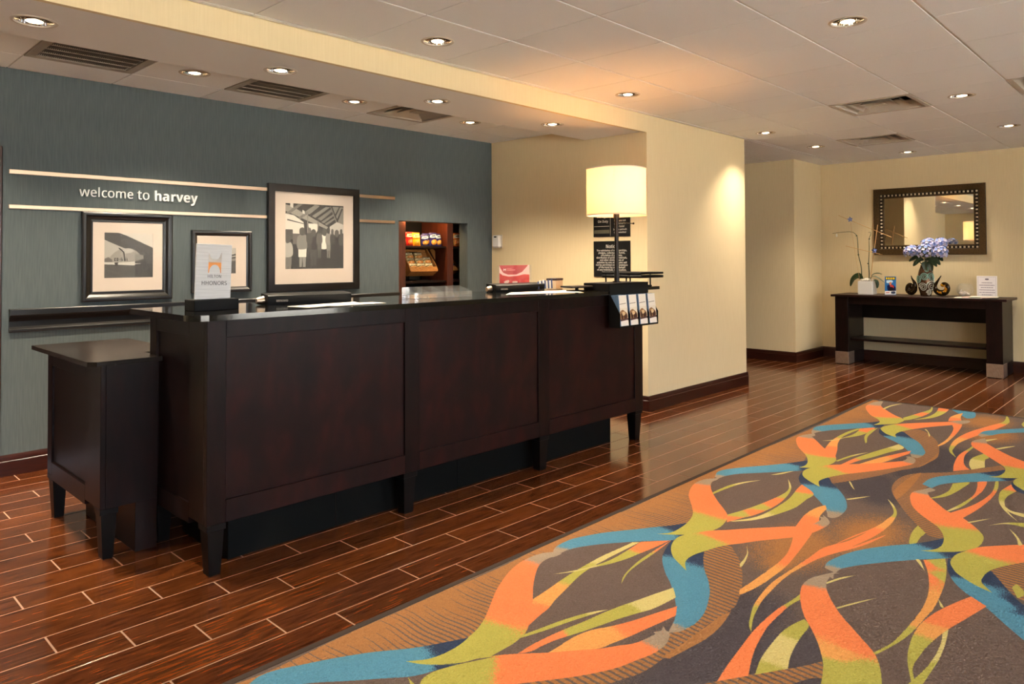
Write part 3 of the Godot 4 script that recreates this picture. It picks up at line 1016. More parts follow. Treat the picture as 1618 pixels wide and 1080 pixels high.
	ribbon([[3351,161,3461,122,3549,136,3650,187,3787,271,3934,353,4078,416],[4078,416,3965,485,3922,511],[3922,511,3842,487,3782,446,3679,368,3589,295,3512,235,3428,199,3353,190],[3353,190,3351,161]], [2,3478,153,2,3621,250,2,3756,334,2,3849,409,3,4000,414,3,3887,497,4,3342,178])
	ribbon([[3798,496,3681,527,3567,588,3483,666,3383,747,3285,820,3203,867,3135,896],[3135,896,3136,922,3188,936,3300,927,3393,900,3509,846,3621,774,3710,708,3790,665],[3790,665,3842,588,3798,496]], [3,3677,545,3,3739,654,3,3728,684,2,3495,679,2,3482,742,2,3356,861,4,3121,912])
	ribbon([[3303,822,3221,802,3082,802,2894,834],[2894,834,2961,910,3113,866,3249,849],[3249,849,3303,822]], [7,3220,818,0,2967,834])
	ribbon([[2784,869,2689,902,2557,937,2438,951,2316,953,2207,952,2084,950],[2084,950,2048,968,2084,979,2178,991,2295,995,2442,989,2629,964,2864,926],[2864,926,2784,869]], [0,2769,907,0,2552,956,7,2288,966,7,2078,963])
	ribbon([[2357,397,2415,436,2510,437,2607,421,2696,391,2776,345,2873,276,2956,218,3082,160,3190,132,3279,141,3329,173],[3329,173,3372,184,3311,197],[3311,197,3250,196,3158,241,3070,303,2973,383,2886,463,2817,519,2755,548,2650,571,2552,567],[2552,567,2487,532,2446,507,2397,455,2357,397]], [4,3263,155,0,3096,214,0,2885,359,0,2844,451,1,2652,438,1,2608,512,1,2467,462])
	ribbon([[2094,709,2144,639,2184,589,2251,539,2318,507,2390,492,2452,503,2514,532,2571,565,2628,614,2692,660,2752,708,2811,757,2871,806,2926,858,3009,884,3080,887],[3080,887,3113,866,3115,884,3145,869,3113,904],[3113,904,3061,934,2997,940,2893,929,2806,906,2730,866,2664,823,2599,780,2526,742,2472,710,2410,682,2334,664,2277,651,2218,648,2158,665,2094,709]], [1,2233,593,1,2369,536,1,2427,597,1,2314,630,0,2552,622,0,2603,704,0,2736,791,0,2917,898,4,3067,910])
	ribbon([[2823,516,2930,542,3060,563,3208,579,3352,584,3460,562,3614,490],[3614,490,3495,560,3369,603,3206,631,3048,635,2909,618,2827,593,2722,565],[2722,565,2823,516]], [6,3542,528,1,3371,585,1,3038,574,1,2866,540,0,3137,628,0,2951,614,0,2786,581])
	ribbon([[2746,569,2858,626,2967,647,3125,649,3282,640,3464,606,3564,593],[3564,593,3448,705,3319,715,3162,723,3036,705,2920,677,2828,641,2738,573]], [0,3493,637,1,3352,677,1,3091,681,6,2879,648])
	ribbon([[3084,291,3246,294,3371,324,3490,388],[3490,388,3347,336,3205,315,3060,307],[3060,307,3084,291]], [1,3159,302,6,3432,369])
	ribbon([[3619,381,3754,430,3792,452],[3792,452,3671,419,3619,381]], [6,3695,408])
	ribbon([[2513,771,2404,822,2307,839],[2307,839,2285,855,2415,822,2513,771]], [6,2368,830])
	ribbon([[3631,1028,3499,1092,3408,1121,3319,1123,3206,1120,3086,1104,2961,1077,2805,1054,3055,1106,2894,1084,2732,1031,2558,1025,2397,1019,2247,1014,2122,1025,2002,1047,1912,1077,1851,1101,1809,1130],[1809,1130,1878,1101,1944,1080,2055,1055,2187,1041,2336,1033,2478,1045,2591,1060,2703,1091,2802,1128,2921,1161,3081,1184,2831,1121,2987,1146,3116,1157,3241,1157,3342,1148,3438,1129,3542,1085,3631,1028]], [6,3584,1050,1,3432,1122,7,3267,1138,0,3032,1132,0,2841,1092,0,2617,1044,7,2349,1028,7,2088,1040,1,1927,1078,1,1837,1114])
	ribbon([[2516,1115,2563,1103,2617,1104,2712,1123,2802,1152,2887,1195,2969,1247,3038,1298,3118,1346,3217,1391],[3217,1391,3142,1420,3092,1486],[3092,1486,2998,1474,2935,1425,2860,1362,2780,1302,2696,1244,2624,1200,2552,1168,2495,1166],[2495,1166,2516,1115]], [2,2624,1137,2,2788,1215,2,2935,1314,2,2986,1368,3,3126,1379,3,3093,1414,3,3053,1473,2,2948,1395,4,2484,1141])
	ribbon([[2973,1464,2844,1493,2741,1537,2669,1587,2613,1645,2547,1702,2473,1758,2392,1824,2328,1883],[2328,1883,2635,1841,2693,1778,2758,1732,2846,1685,2917,1648,2958,1624],[2958,1624,2977,1573,2973,1464]], [3,2851,1500,3,2898,1628,3,2883,1650,2,2732,1564,2,2707,1626,2,2654,1705,2,2519,1792,3,2708,1762,3,2665,1812])
	ribbon([[2887,1391,2772,1436,2646,1473,2535,1496,2423,1509,2310,1513,2185,1511,2078,1506,2005,1493,1962,1481],[1962,1481,1954,1489,2018,1506,2108,1524,2200,1534,2320,1538,2438,1541,2583,1530,2718,1513,2856,1486,2968,1455],[2968,1455,2887,1391]], [0,2845,1412,0,2721,1459,1,2883,1453,1,2750,1490,7,2480,1521,7,2332,1521,1,2138,1515,1,1991,1497])
	ribbon([[2302,1620,2179,1638,2048,1648,1950,1648,1847,1647],[1847,1647,1815,1614,1940,1627,2045,1633,2179,1625,2264,1610],[2264,1610,2302,1620]], [6,2261,1619,6,2117,1636,1,1970,1635,1,1867,1627])
	ribbon([[2638,1619,2555,1592,2463,1567,2381,1550,2280,1539,2188,1541,2108,1550,2017,1567,1939,1591,1847,1626],[1847,1626,1854,1634,1939,1603,1998,1596,2091,1596,2183,1603,2286,1617,2387,1638,2492,1660,2587,1679],[2587,1679,2638,1619]], [0,2556,1634,0,2441,1591,0,2348,1567,7,2257,1572,1,2117,1573,1,1989,1586,1,1881,1619])
	ribbon([[2377,1170,2462,1194,2531,1234],[2531,1234,2444,1201,2364,1176],[2364,1176,2377,1170]], [6,2455,1197])
	ribbon([[2194,1277,2297,1320,2381,1363],[2381,1363,2286,1324,2186,1284],[2186,1284,2194,1277]], [6,2288,1318])
	ribbon([[2869,1365,2874,1381,2770,1426],[2770,1426,2869,1365]], [6,2826,1393])
	ribbon([[2531,1532,2490,1556,2464,1568],[2464,1568,2466,1557,2531,1532]], [6,2482,1556])
	ribbon([[1460,1187,1560,1168,1670,1152,1813,1132,1929,1125,2045,1125,2128,1133,2207,1137],[2207,1137,2170,1154,2095,1147,1993,1148,1888,1154,1798,1170,1716,1188,1635,1213,1553,1243],[1553,1243,1460,1187]], [0,1529,1194,0,1681,1176,0,1881,1147,0,2024,1135,1,2121,1141,1,2184,1142])
	ribbon([[1574,1255,1672,1228,1777,1214,1884,1206,1963,1212,2027,1226],[2027,1226,1989,1258,1903,1267,1815,1279,1737,1296,1676,1316],[1676,1316,1574,1255]], [1,1614,1260,6,1717,1251,6,1803,1241,1,1927,1238])
	ribbon([[2519,763,2453,803,2371,827,2317,836],[2317,836,2287,856,2348,844,2440,812,2519,763]], [6,2358,833])
	ribbon([[2504,1179,2480,1166,2435,1179,2444,1162],[2444,1162,2366,1177,2296,1209,2226,1253,2148,1311,2081,1373,2019,1430,1967,1478,1916,1509,1854,1536,1769,1565],[1769,1565,1623,1432,1663,1423,1729,1404,1793,1380,1887,1330,1973,1273,2055,1213,2154,1160,2235,1127,2303,1110,2373,1110,2438,1131,2502,1160],[2502,1160,2504,1179]], [4,2425,1146,4,2366,1130,0,2256,1167,0,2088,1263,0,2048,1337,0,1965,1412,7,1879,1397,1,1782,1415,1,1824,1482,1,1730,1492])
	ribbon([[1961,1480,2031,1498,2010,1491],[2010,1491,1954,1489],[1954,1489,1952,1489]], [1,1992,1492])
	ribbon([[2729,1671,2756,1616,2791,1571,2838,1526,2902,1493,2955,1478,3036,1477,3089,1489,3201,1528,3262,1570,3315,1614,3381,1673,3464,1749],[3464,1749,3275,1774,3153,1708,3094,1677,3041,1651,2968,1624,2894,1614,2832,1615,2793,1628,2729,1671]], [1,2960,1514,1,3034,1551,1,2882,1591,1,3034,1592,0,3171,1587,0,3252,1651,0,3334,1716])
	ribbon([[3998,1139,3930,1118,3865,1094,3786,1097,3681,1126,3589,1162,3499,1218,3422,1280,3362,1330,3293,1366,3218,1391,3144,1404,3079,1403,3031,1387,2989,1353],[2989,1353,3016,1404,3069,1460,3106,1488,3159,1513,3213,1529,3301,1530,3375,1517,3444,1484,3523,1434,3598,1373,3635,1312,3721,1249,3817,1187,3893,1154],[3893,1154,3969,1175,3998,1139]], [4,3907,1124,0,3791,1131,0,3609,1260,0,3521,1338,0,3520,1384,1,3263,1398,1,3326,1465,1,3155,1464,1,3042,1402])
	ribbon([[3803,1189,3899,1218,4021,1230,4170,1214],[4170,1214,4264,1278,4105,1274,3934,1255,3851,1229,3792,1192]], [1,4122,1247,1,3939,1231])
	ribbon([[3634,1305,3826,1334,4021,1348,4199,1329,4299,1309],[4299,1309,4349,1347,4149,1367,3954,1361,3764,1347,3639,1317],[3639,1317,3634,1305]], [0,4266,1339,0,4080,1353,1,3805,1339,6,3662,1317])
	ribbon([[3625,1328,3789,1374,3966,1402,4161,1409,4383,1383],[4383,1383,4402,1394,4229,1422,4018,1430,3781,1417,3564,1389],[3564,1389,3625,1328]], [1,4325,1402,0,4059,1417,0,3785,1396,0,3617,1368])
	ribbon([[3524,1419,3596,1454,3669,1496],[3669,1496,3578,1457,3512,1426]], [6,3587,1456])
	ribbon([[5237,1231,5331,1269,5408,1315],[5408,1315,5295,1275,5211,1238]], [6,5317,1272])
	ribbon([[3477,865,3553,906,3618,947],[3618,947,3533,913,3459,872]], [6,3543,910])
	ribbon([[4380,1460,4220,1442,4092,1451,3960,1477,3834,1525,3701,1600],[3701,1600,3826,1541,3958,1501,4097,1485,4282,1509],[4282,1509,4380,1460]], [0,4334,1473,1,4153,1460,6,3875,1518])
	ribbon([[3541,1503,3628,1546,3676,1585,3714,1646],[3714,1646,3638,1657,3639,1591,3613,1548,3541,1503]], [6,3621,1547,1,3664,1606])
	ribbon([[3569,1584,3482,1631,3374,1669],[3374,1669,3357,1656,3446,1634,3569,1584]], [6,3418,1645])
	ribbon([[3934,1503,3865,1545,3858,1600,3858,1625],[3858,1625,3799,1633,3810,1573,3853,1532,3934,1503]], [6,3836,1569])
	ribbon([[3799,770,3806,777,3668,847],[3668,847,3712,816,3799,770]], [6,3739,807])
	ribbon([[4815,1082,4974,1019,5074,993,5192,981],[5192,981,5208,999,5088,1008,4951,1038,4810,1089],[4810,1089,4815,1082]], [1,5048,1010])
	ribbon([[4040,1091,4155,1091,4256,1115,4356,1172,4460,1241,4568,1310,4695,1375],[4695,1375,4584,1414,4556,1459],[4556,1459,4466,1446,4406,1399,4327,1327,4245,1256,4157,1193,4081,1163,3995,1149],[3995,1149,4040,1091]], [2,4107,1121,2,4278,1189,2,4398,1284,2,4418,1339,3,4592,1354,3,4616,1379,3,4520,1448])
	ribbon([[4434,1454,4380,1460,4301,1484,4246,1514,4206,1573],[4206,1573,4302,1559,4300,1527],[4300,1527,4434,1454]], [3,4318,1486,3,4245,1557])
	ribbon([[4669,1505,4534,1463,4445,1459,4368,1484,4253,1566],[4253,1566,4669,1505]], [1,4447,1499])
	ribbon([[4876,130,5052,95,5182,147,5350,255,5468,337,5575,391],[5575,391,5457,459,5351,459],[5351,459,5224,351,5108,283,4999,215,4879,173,4789,170],[4789,170,4876,130]], [2,5026,139,2,5208,249,2,5357,351,3,5510,389,3,5416,450,4,4843,149])
	ribbon([[5305,474,5157,519,5036,615,4914,727,4745,829,4629,874],[4629,874,4623,915,4755,920,4857,895,5049,813,5190,718,5316,644],[5316,644,5391,531,5305,474]], [3,5171,535,3,5274,646,2,5050,631,2,4963,780,2,4785,872,4,4614,889])
	ribbon([[4440,392,4670,346,4888,329,5063,331,5201,348],[5201,348,5224,373,5040,360,4858,361,4663,400,4479,461,4301,513],[4301,513,4440,392]], [0,4397,456,7,4691,369,1,4933,345,1,5176,357])
	ribbon([[4831,370,5017,389,5216,365],[5216,365,5318,438,5059,447,4901,408,4831,370]], [1,5022,408,0,5227,425])
	ribbon([[4785,541,4965,476,5131,445,5242,441,5333,454],[5333,454,5144,472,4981,493,4792,550]], [1,5027,478])
	ribbon([[4186,552,4397,579,4557,638],[4557,638,4357,593,4162,566]], [6,4514,624,1,4277,575])
	ribbon([[4120,608,4355,622,4585,657,4774,693,4916,718],[4916,718,4820,777,4632,735,4451,699,4296,659,4158,639],[4158,639,4120,608]], [0,4222,630,1,4444,665,1,4678,703,6,4843,738])
	ribbon([[4788,831,4626,782,4459,733,4209,684],[4209,684,4328,773,4536,816,4723,849]], [0,4659,817,7,4372,742])
	ribbon([[4649,293,4751,348,4900,387],[4900,387,4726,357,4649,293]], [6,4743,351])
	ribbon([[3889,442,3965,452,4074,423,4204,356,4359,248,4506,170,4637,124,4735,132,4832,170],[4832,170,4768,200,4722,196],[4722,196,4607,278,4452,387,4366,477,4268,529,4169,558,4053,555,3942,516],[3942,516,3889,442]], [4,4741,152,0,4570,178,0,4418,311,0,4333,442,1,4125,426,1,4154,508,1,4003,493])
	ribbon([[3590,684,3653,603,3714,544,3781,507,3870,490,3948,505,4060,553,4146,621,4257,716,4388,807,4488,865,4582,865],[4582,865,4606,850,4630,865],[4630,865,4588,907,4502,930,4405,922,4231,853,4074,776,3948,707,3848,666,3768,644,3688,641,3590,684]], [1,3791,540,1,3888,555,1,3937,607,0,4046,656,0,4220,772,0,4403,872,4,4526,906])
	ribbon([[5112,647,5169,566,5266,501,5338,474,5439,475,5570,521,5702,611,5824,705,5920,785,6001,818],[6001,818,6088,897,5983,913,5844,853,5657,746,5486,669,5332,620,5213,613,5112,647]], [1,5317,522,1,5432,540,0,5577,624,0,5806,761,4,6042,886])
	ribbon([[5414,397,5542,401,5646,358,5780,260,6002,153,6171,105,6348,104,6434,127],[6434,127,6442,156,6221,207,6057,302,5911,401,5808,494,5728,525,5581,518],[5581,518,5414,397]], [4,6380,119,0,6036,190,0,5862,348,1,5637,427,1,5692,486])
	ribbon([[6109,251,6315,261,6469,313],[6469,313,6267,275,6064,274]], [6,6294,267])
	ribbon([[5840,488,6105,527,6334,557,6495,531],[6495,531,6454,551,6244,591,6005,585,5829,556,5745,520],[5745,520,5840,488]], [1,6284,547,1,5948,524,0,6067,570])
	ribbon([[5820,569,5999,619,6236,626,6496,588],[6496,588,6529,659,6254,687,6001,662,5808,572]], [0,6436,622,1,6229,660])
	ribbon([[6496,670,6512,749,6508,842],[6508,842,6396,883,6226,904,6167,865,6280,799,6496,670]], [2,6419,780,2,6337,861])
	ribbon([[5953,783,6128,759,6268,770,6370,796],[6370,796,6185,820,6048,854],[6048,854,5953,783]], [7,6223,780,0,6015,795])
	ribbon([[5840,834,5655,885,5322,923,5069,923],[5069,923,5041,934,5174,948,5456,939,5747,914,5906,890],[5906,890,5840,834]], [0,5724,890,7,5131,930])
	ribbon([[6533,1072,6352,1120,6163,1145,5806,1103,5510,1049,5237,1015,5031,1025,4942,1040,4810,1089],[4810,1089,4929,1026,5103,989,5365,969,5658,991,5975,1053,6192,1101,6333,1099],[6333,1099,6533,1072]], [1,6312,1115,0,5949,1096,0,5554,1012,7,5270,990,1,4978,1024])
	ribbon([[5594,1055,5758,1065,5887,1135,6155,1325],[6155,1325,6001,1347,5774,1183,5630,1126,5536,1089],[5536,1089,5594,1055]], [2,5742,1115,2,6000,1256,4,5549,1078])
	ribbon([[4446,1155,4633,1118,4889,1090,5127,1100,5207,1100],[5207,1100,5147,1116,4916,1119,4711,1154,4609,1187,4553,1220],[4553,1220,4446,1155]], [0,4611,1143,0,4903,1105,1,5156,1103])
	ribbon([[4559,1227,4696,1186,4867,1170,5058,1207],[5058,1207,4938,1247,4862,1241,4670,1276],[4670,1276,4559,1227]], [6,4762,1208,1,4906,1212])
	ribbon([[5444,1116,5555,1185,5389,1136]], [6,5473,1147])
	ribbon([[5220,1228,5398,1316,5191,1241]], [6,5283,1267])
	ribbon([[5514,1116,5409,1078,5318,1072,5185,1106,5036,1195,4884,1289,4767,1356,4662,1382,4532,1375,4457,1333],[4457,1333,4504,1416,4611,1544],[4611,1544,4903,1502,4990,1427,5077,1343,5211,1246,5346,1162],[5346,1162,5514,1116]], [4,5440,1099,0,5242,1138,0,5025,1288,0,4880,1430,1,4705,1427,1,4550,1394])
	ribbon([[5280,815,5446,764,5519,725],[5519,725,5520,740,5359,802,5280,815]], [6,5425,774])
	ribbon([[6338,1221,6204,1226,6075,1267],[6075,1267,6102,1296,6402,1252]], [1,6218,1241])

# ------------------------------------------------------------------ reception counter
const SLAB := 1.082

func leg_mesh(x: float, z: float, w: float, d: float, top: float) -> SurfaceTool:
	# square head block, then a tapering foot; x, z are the outer front corner's low side
	var st := mb()
	box(st, Vector3(x, top - 0.026, z - d), Vector3(x + w, top, z), 0.002)
	var i := 0.006
	var lo := 0.016
	var a := [Vector3(x + i, top - 0.026, z - d + i), Vector3(x + w - i, top - 0.026, z - d + i), Vector3(x + w - i, top - 0.026, z - i), Vector3(x + i, top - 0.026, z - i)]
	var b := [Vector3(x + lo, 0, z - d + lo), Vector3(x + w - lo, 0, z - d + lo), Vector3(x + w - lo, 0, z - lo), Vector3(x + lo, 0, z - lo)]
	for k in 4:
		var l := (k + 1) % 4
		var mid: Vector3 = (a[k] + a[l]) / 2 - Vector3(x + w / 2, top - 0.026, z - d / 2)
		face(st, [a[k], a[l], b[l], b[k]], Vector3(mid.x, 0, mid.z))
	face(st, b, Vector3.DOWN)
	return st

func _counter():
	var t := thing("reception_counter", "long dark espresso wood reception counter with three recessed panels and a black stone top", "counter")
	var zf := -2.985
	var top := 1.057
	var stiles := [[1.29, 1.371], [2.31, 2.406], [3.336, 3.437], [4.372, 4.47]]
	for s in stiles:
		part("stile", bx(Vector3(s[0], 0.212, zf - 0.03), Vector3(s[1], top, zf), 0.0015), M.wood, t)
	for i in 3:
		var x0: float = stiles[i][1]
		var x1: float = stiles[i + 1][0]
		part("top_rail", bx(Vector3(x0, 0.983, zf - 0.03), Vector3(x1, top, zf), 0.0015), M.wood, t)
		part("bottom_rail", bx(Vector3(x0, 0.212, zf - 0.03), Vector3(x1, 0.305, zf), 0.0015), M.wood_panel, t)
		part("front_panel", bx(Vector3(x0, 0.305, zf - 0.03), Vector3(x1, 0.983, zf - 0.011)), M.wood_panel, t)
	# end face towards the door
	var xl := 1.29
	for z in [[-3.612, -3.535], [-3.165, zf - 0.03]]:
		part("end_stile", bx(Vector3(xl, 0.212, z[0]), Vector3(xl + 0.03, top, z[1]), 0.0015), M.wood, t)
	for y in [[0.983, top], [0.185, 0.271]]:
		part("end_rail", bx(Vector3(xl, y[0], -3.535), Vector3(xl + 0.03, y[1], -3.165), 0.0015), M.wood, t)
	part("end_panel", bx(Vector3(xl + 0.012, 0.271, -3.535), Vector3(xl + 0.03, 0.983, -3.165)), M.wood, t)
	var body := mb()
	box(body, Vector3(4.44, 0.212, -3.612), Vector3(4.47, top, zf - 0.03))
	box(body, Vector3(1.32, 0.212, -3.612), Vector3(4.44, 0.235, zf - 0.03))
	box(body, Vector3(1.32, 0.235, -3.612), Vector3(4.44, top, -3.59))
	part("carcass", body, M.wood, t)
	for x in [1.291, 2.30, 3.345, 4.372]:
		part("leg", leg_mesh(x, zf + 0.001, 0.081 if x < 2 else 0.088, 0.085, 0.212), M.wood_black, t)
	part("leg", leg_mesh(1.291, -3.525, 0.081, 0.085, 0.212), M.wood_black, t)
	for x in [[1.44, 1.98], [1.982, 2.78], [2.782, 3.55], [3.552, 4.244]]:
		part("kick_panel", bx(Vector3(x[0], 0, -3.132), Vector3(x[1], 0.212, -3.112), 0.001), M.kick, t)
	part("kick_panel", bx(Vector3(1.44, 0, -3.6), Vector3(1.46, 0.212, -3.132)), M.kick, t)
	part("kick_panel", bx(Vector3(4.224, 0, -3.6), Vector3(4.244, 0.212, -3.132)), M.kick, t)
	# stone top with cut corners and a softened arris
	var outl := PackedVector2Array([Vector2(1.213, -3.655), Vector2(1.213, -3.033), Vector2(1.2155, -3.015), Vector2(1.2205, -3.0), Vector2(1.229, -2.985), Vector2(1.240, -2.973), Vector2(1.254, -2.963), Vector2(1.269, -2.957), Vector2(1.285, -2.954), Vector2(1.300, -2.953), Vector2(4.50, -2.953), Vector2(4.50, -3.2), Vector2(5.04, -3.2), Vector2(5.04, -3.47), Vector2(4.50, -3.47), Vector2(4.50, -3.655)])
	var slab := mb()
	prism(slab, outl, Vector3(1, 0, 0), Vector3(0, 0, 1), Vector3(0, top + 0.0005, 0), Vector3(0, SLAB, 0))
	part("countertop", slab, M.granite, t)
	# staff side: lower work surface on panels
	part("work_surface", bx(Vector3(1.46, 0.72, -4.25), Vector3(4.46, 0.75, -3.62), 0.003), M.wood_black, t)
	for x in [1.5, 2.95, 4.40]:
		part("support_panel", bx(Vector3(x, 0, -4.2), Vector3(x + 0.03, 0.72, -3.64)), M.wood_black, t)

func _side_cabinet():
	var t := thing("side_cabinet", "low dark wood side cabinet with a brown stone top beside the tall counter", "cabinet")
	var xl := 1.045
	var zf := -3.495
	var zb := -4.32
	var top := 0.851
	for z in [[zb, zb + 0.075], [zf - 0.21, zf]]:
		part("stile", bx(Vector3(xl, 0.222, z[0]), Vector3(xl + 0.022, top, z[1]), 0.0015), M.wood, t)
	for y in [[0.775, top], [0.200, 0.288]]:
		part("rail", bx(Vector3(xl, y[0], zb + 0.075), Vector3(xl + 0.022, y[1], zf - 0.21), 0.0015), M.wood, t)
	part("side_panel", bx(Vector3(xl + 0.011, 0.288, zb + 0.075), Vector3(xl + 0.022, 0.775, zf - 0.21)), M.wood, t)
	part("front_panel", bx(Vector3(xl + 0.022, 0.222, zf - 0.02), Vector3(1.283, top, zf), 0.001), M.wood, t)
	var body := mb()
	box(body, Vector3(xl + 0.022, 0.222, zb), Vector3(1.283, top, zf - 0.02))
	box(body, Vector3(1.283, 0.222, zb), Vector3(1.41, top, -3.68))
	part("carcass", body, M.wood, t)
	part("leg", leg_mesh(xl, zf + 0.0005, 0.075, 0.085, 0.222), M.wood_black, t)
	part("leg", leg_mesh(xl, zb + 0.085, 0.075, 0.085, 0.222), M.wood_black, t)
	part("plinth", bx(Vector3(1.19, 0, -4.2), Vector3(1.283, 0.222, zf - 0.003), 0.001), M.wood, t)
	var slab := mb()
	var outl := PackedVector2Array([Vector2(0.985, -4.38), Vector2(0.985, -3.475), Vector2(1.015, -3.445), Vector2(1.285, -3.445), Vector2(1.285, -3.665), Vector2(1.445, -3.665), Vector2(1.445, -4.38)])
	prism(slab, outl, Vector3(1, 0, 0), Vector3(0, 0, 1), Vector3(0, top + 0.0005, 0), Vector3(0, 0.872, 0))
	part("stone_top", slab, M.granite_brown, t)

# ------------------------------------------------------------------ prints: small pictures computed as grey or colour polygons
func picture(w: int, h: int, ground: Color, shapes: Array, grain := 0.04) -> ImageTexture:
	var im := Image.create(w, h, false, Image.FORMAT_RGB8)
	im.fill(ground)
	for s in shapes:
		var poly := PackedVector2Array()
		for i in range(0, s[1].size(), 2):
			poly.append(Vector2(s[1][i] * w / 100.0, s[1][i + 1] * h / 100.0))
		if s.size() > 2:
			poly = PackedVector2Array(smoothed(Array(poly) + [poly[0]], 5))
		for r in rows_of(poly, w, h):
			im.fill_rect(Rect2i(r.y, r.x, r.z - r.y, 1), s[0])
	if grain > 0.0:
		for y in h:
			for x in w:
				var c := im.get_pixel(x, y)
				var v := 1.0 + grain * (rng.randf() - 0.5) * 2.0
				im.set_pixel(x, y, Color(c.r * v, c.g * v, c.b * v))
	return ImageTexture.create_from_image(im)

func print_mat(t: Texture2D, rough := 0.6) -> StandardMaterial3D:
	var m := mat(Color.WHITE, rough, 0.0, 0.3)
	m.albedo_texture = t
	m.texture_repeat = false
	return m

func gry(v: float) -> Color:
	var w := pow(v, 1.4)
	return Color(w, w * 0.97, w * 0.91)

# mitred moulding round an opening, in the plane z = 0 facing +z; profile points are (distance inwards, height)
func moulding(lo: Vector2, hi: Vector2, profile: Array) -> SurfaceTool:
	var st := mb()
	for i in profile.size() - 1:
		var a: Vector2 = profile[i]
		var b: Vector2 = profile[i + 1]
		var ra := [Vector3(lo.x + a.x, lo.y + a.x, a.y), Vector3(hi.x - a.x, lo.y + a.x, a.y), Vector3(hi.x - a.x, hi.y - a.x, a.y), Vector3(lo.x + a.x, hi.y - a.x, a.y)]
		var rb := [Vector3(lo.x + b.x, lo.y + b.x, b.y), Vector3(hi.x - b.x, lo.y + b.x, b.y), Vector3(hi.x - b.x, hi.y - b.x, b.y), Vector3(lo.x + b.x, hi.y - b.x, b.y)]
		var t := b - a
		var n2 := Vector2(-t.y, t.x)
		var inward := [Vector3(0, 1, 0), Vector3(-1, 0, 0), Vector3(0, -1, 0), Vector3(1, 0, 0)]
		for k in 4:
			var l := (k + 1) % 4
			face(st, [ra[k], ra[l], rb[l], rb[k]], inward[k] * n2.x + Vector3(0, 0, n2.y))
	return st

func framed(label: String, lo: Vector2, hi: Vector2, profile: Array, mlo: Vector2, mhi: Vector2, plo: Vector2, phi: Vector2, tex: Texture2D):
	var t := thing("picture_frame", label, "picture", Vector3(lo.x, lo.y, BACK + 0.001), 0.0, "framed black and white photographs")
	var d := lo
	part("frame", moulding(lo - d, hi - d, profile), M.black_frame, t)
	var a := mlo - d
	var b := mhi - d
	var z := 0.016
	var p := plo - d
	var q := phi - d
	var board := mb()
	for r in [[a.x - 0.01, b.x + 0.01, a.y - 0.01, p.y], [a.x - 0.01, b.x + 0.01, q.y, b.y + 0.01], [a.x - 0.01, p.x, p.y, q.y], [q.x, b.x + 0.01, p.y, q.y]]:
		box(board, Vector3(r[0], r[2], z - 0.004), Vector3(r[1], r[3], z))
	part("mat_board", board, M.mat_board, t)
	part("photograph", sheet(Vector3(p.x, p.y, z - 0.0025), Vector3(q.x - p.x, 0, 0), Vector3(0, q.y - p.y, 0), Vector3(0, 0, 1)), print_mat(tex), t)
	part("glazing", bx(Vector3(a.x - 0.008, a.y - 0.008, z + 0.0005), Vector3(b.x + 0.008, b.y + 0.008, z + 0.0025)), M.frame_glass, t)

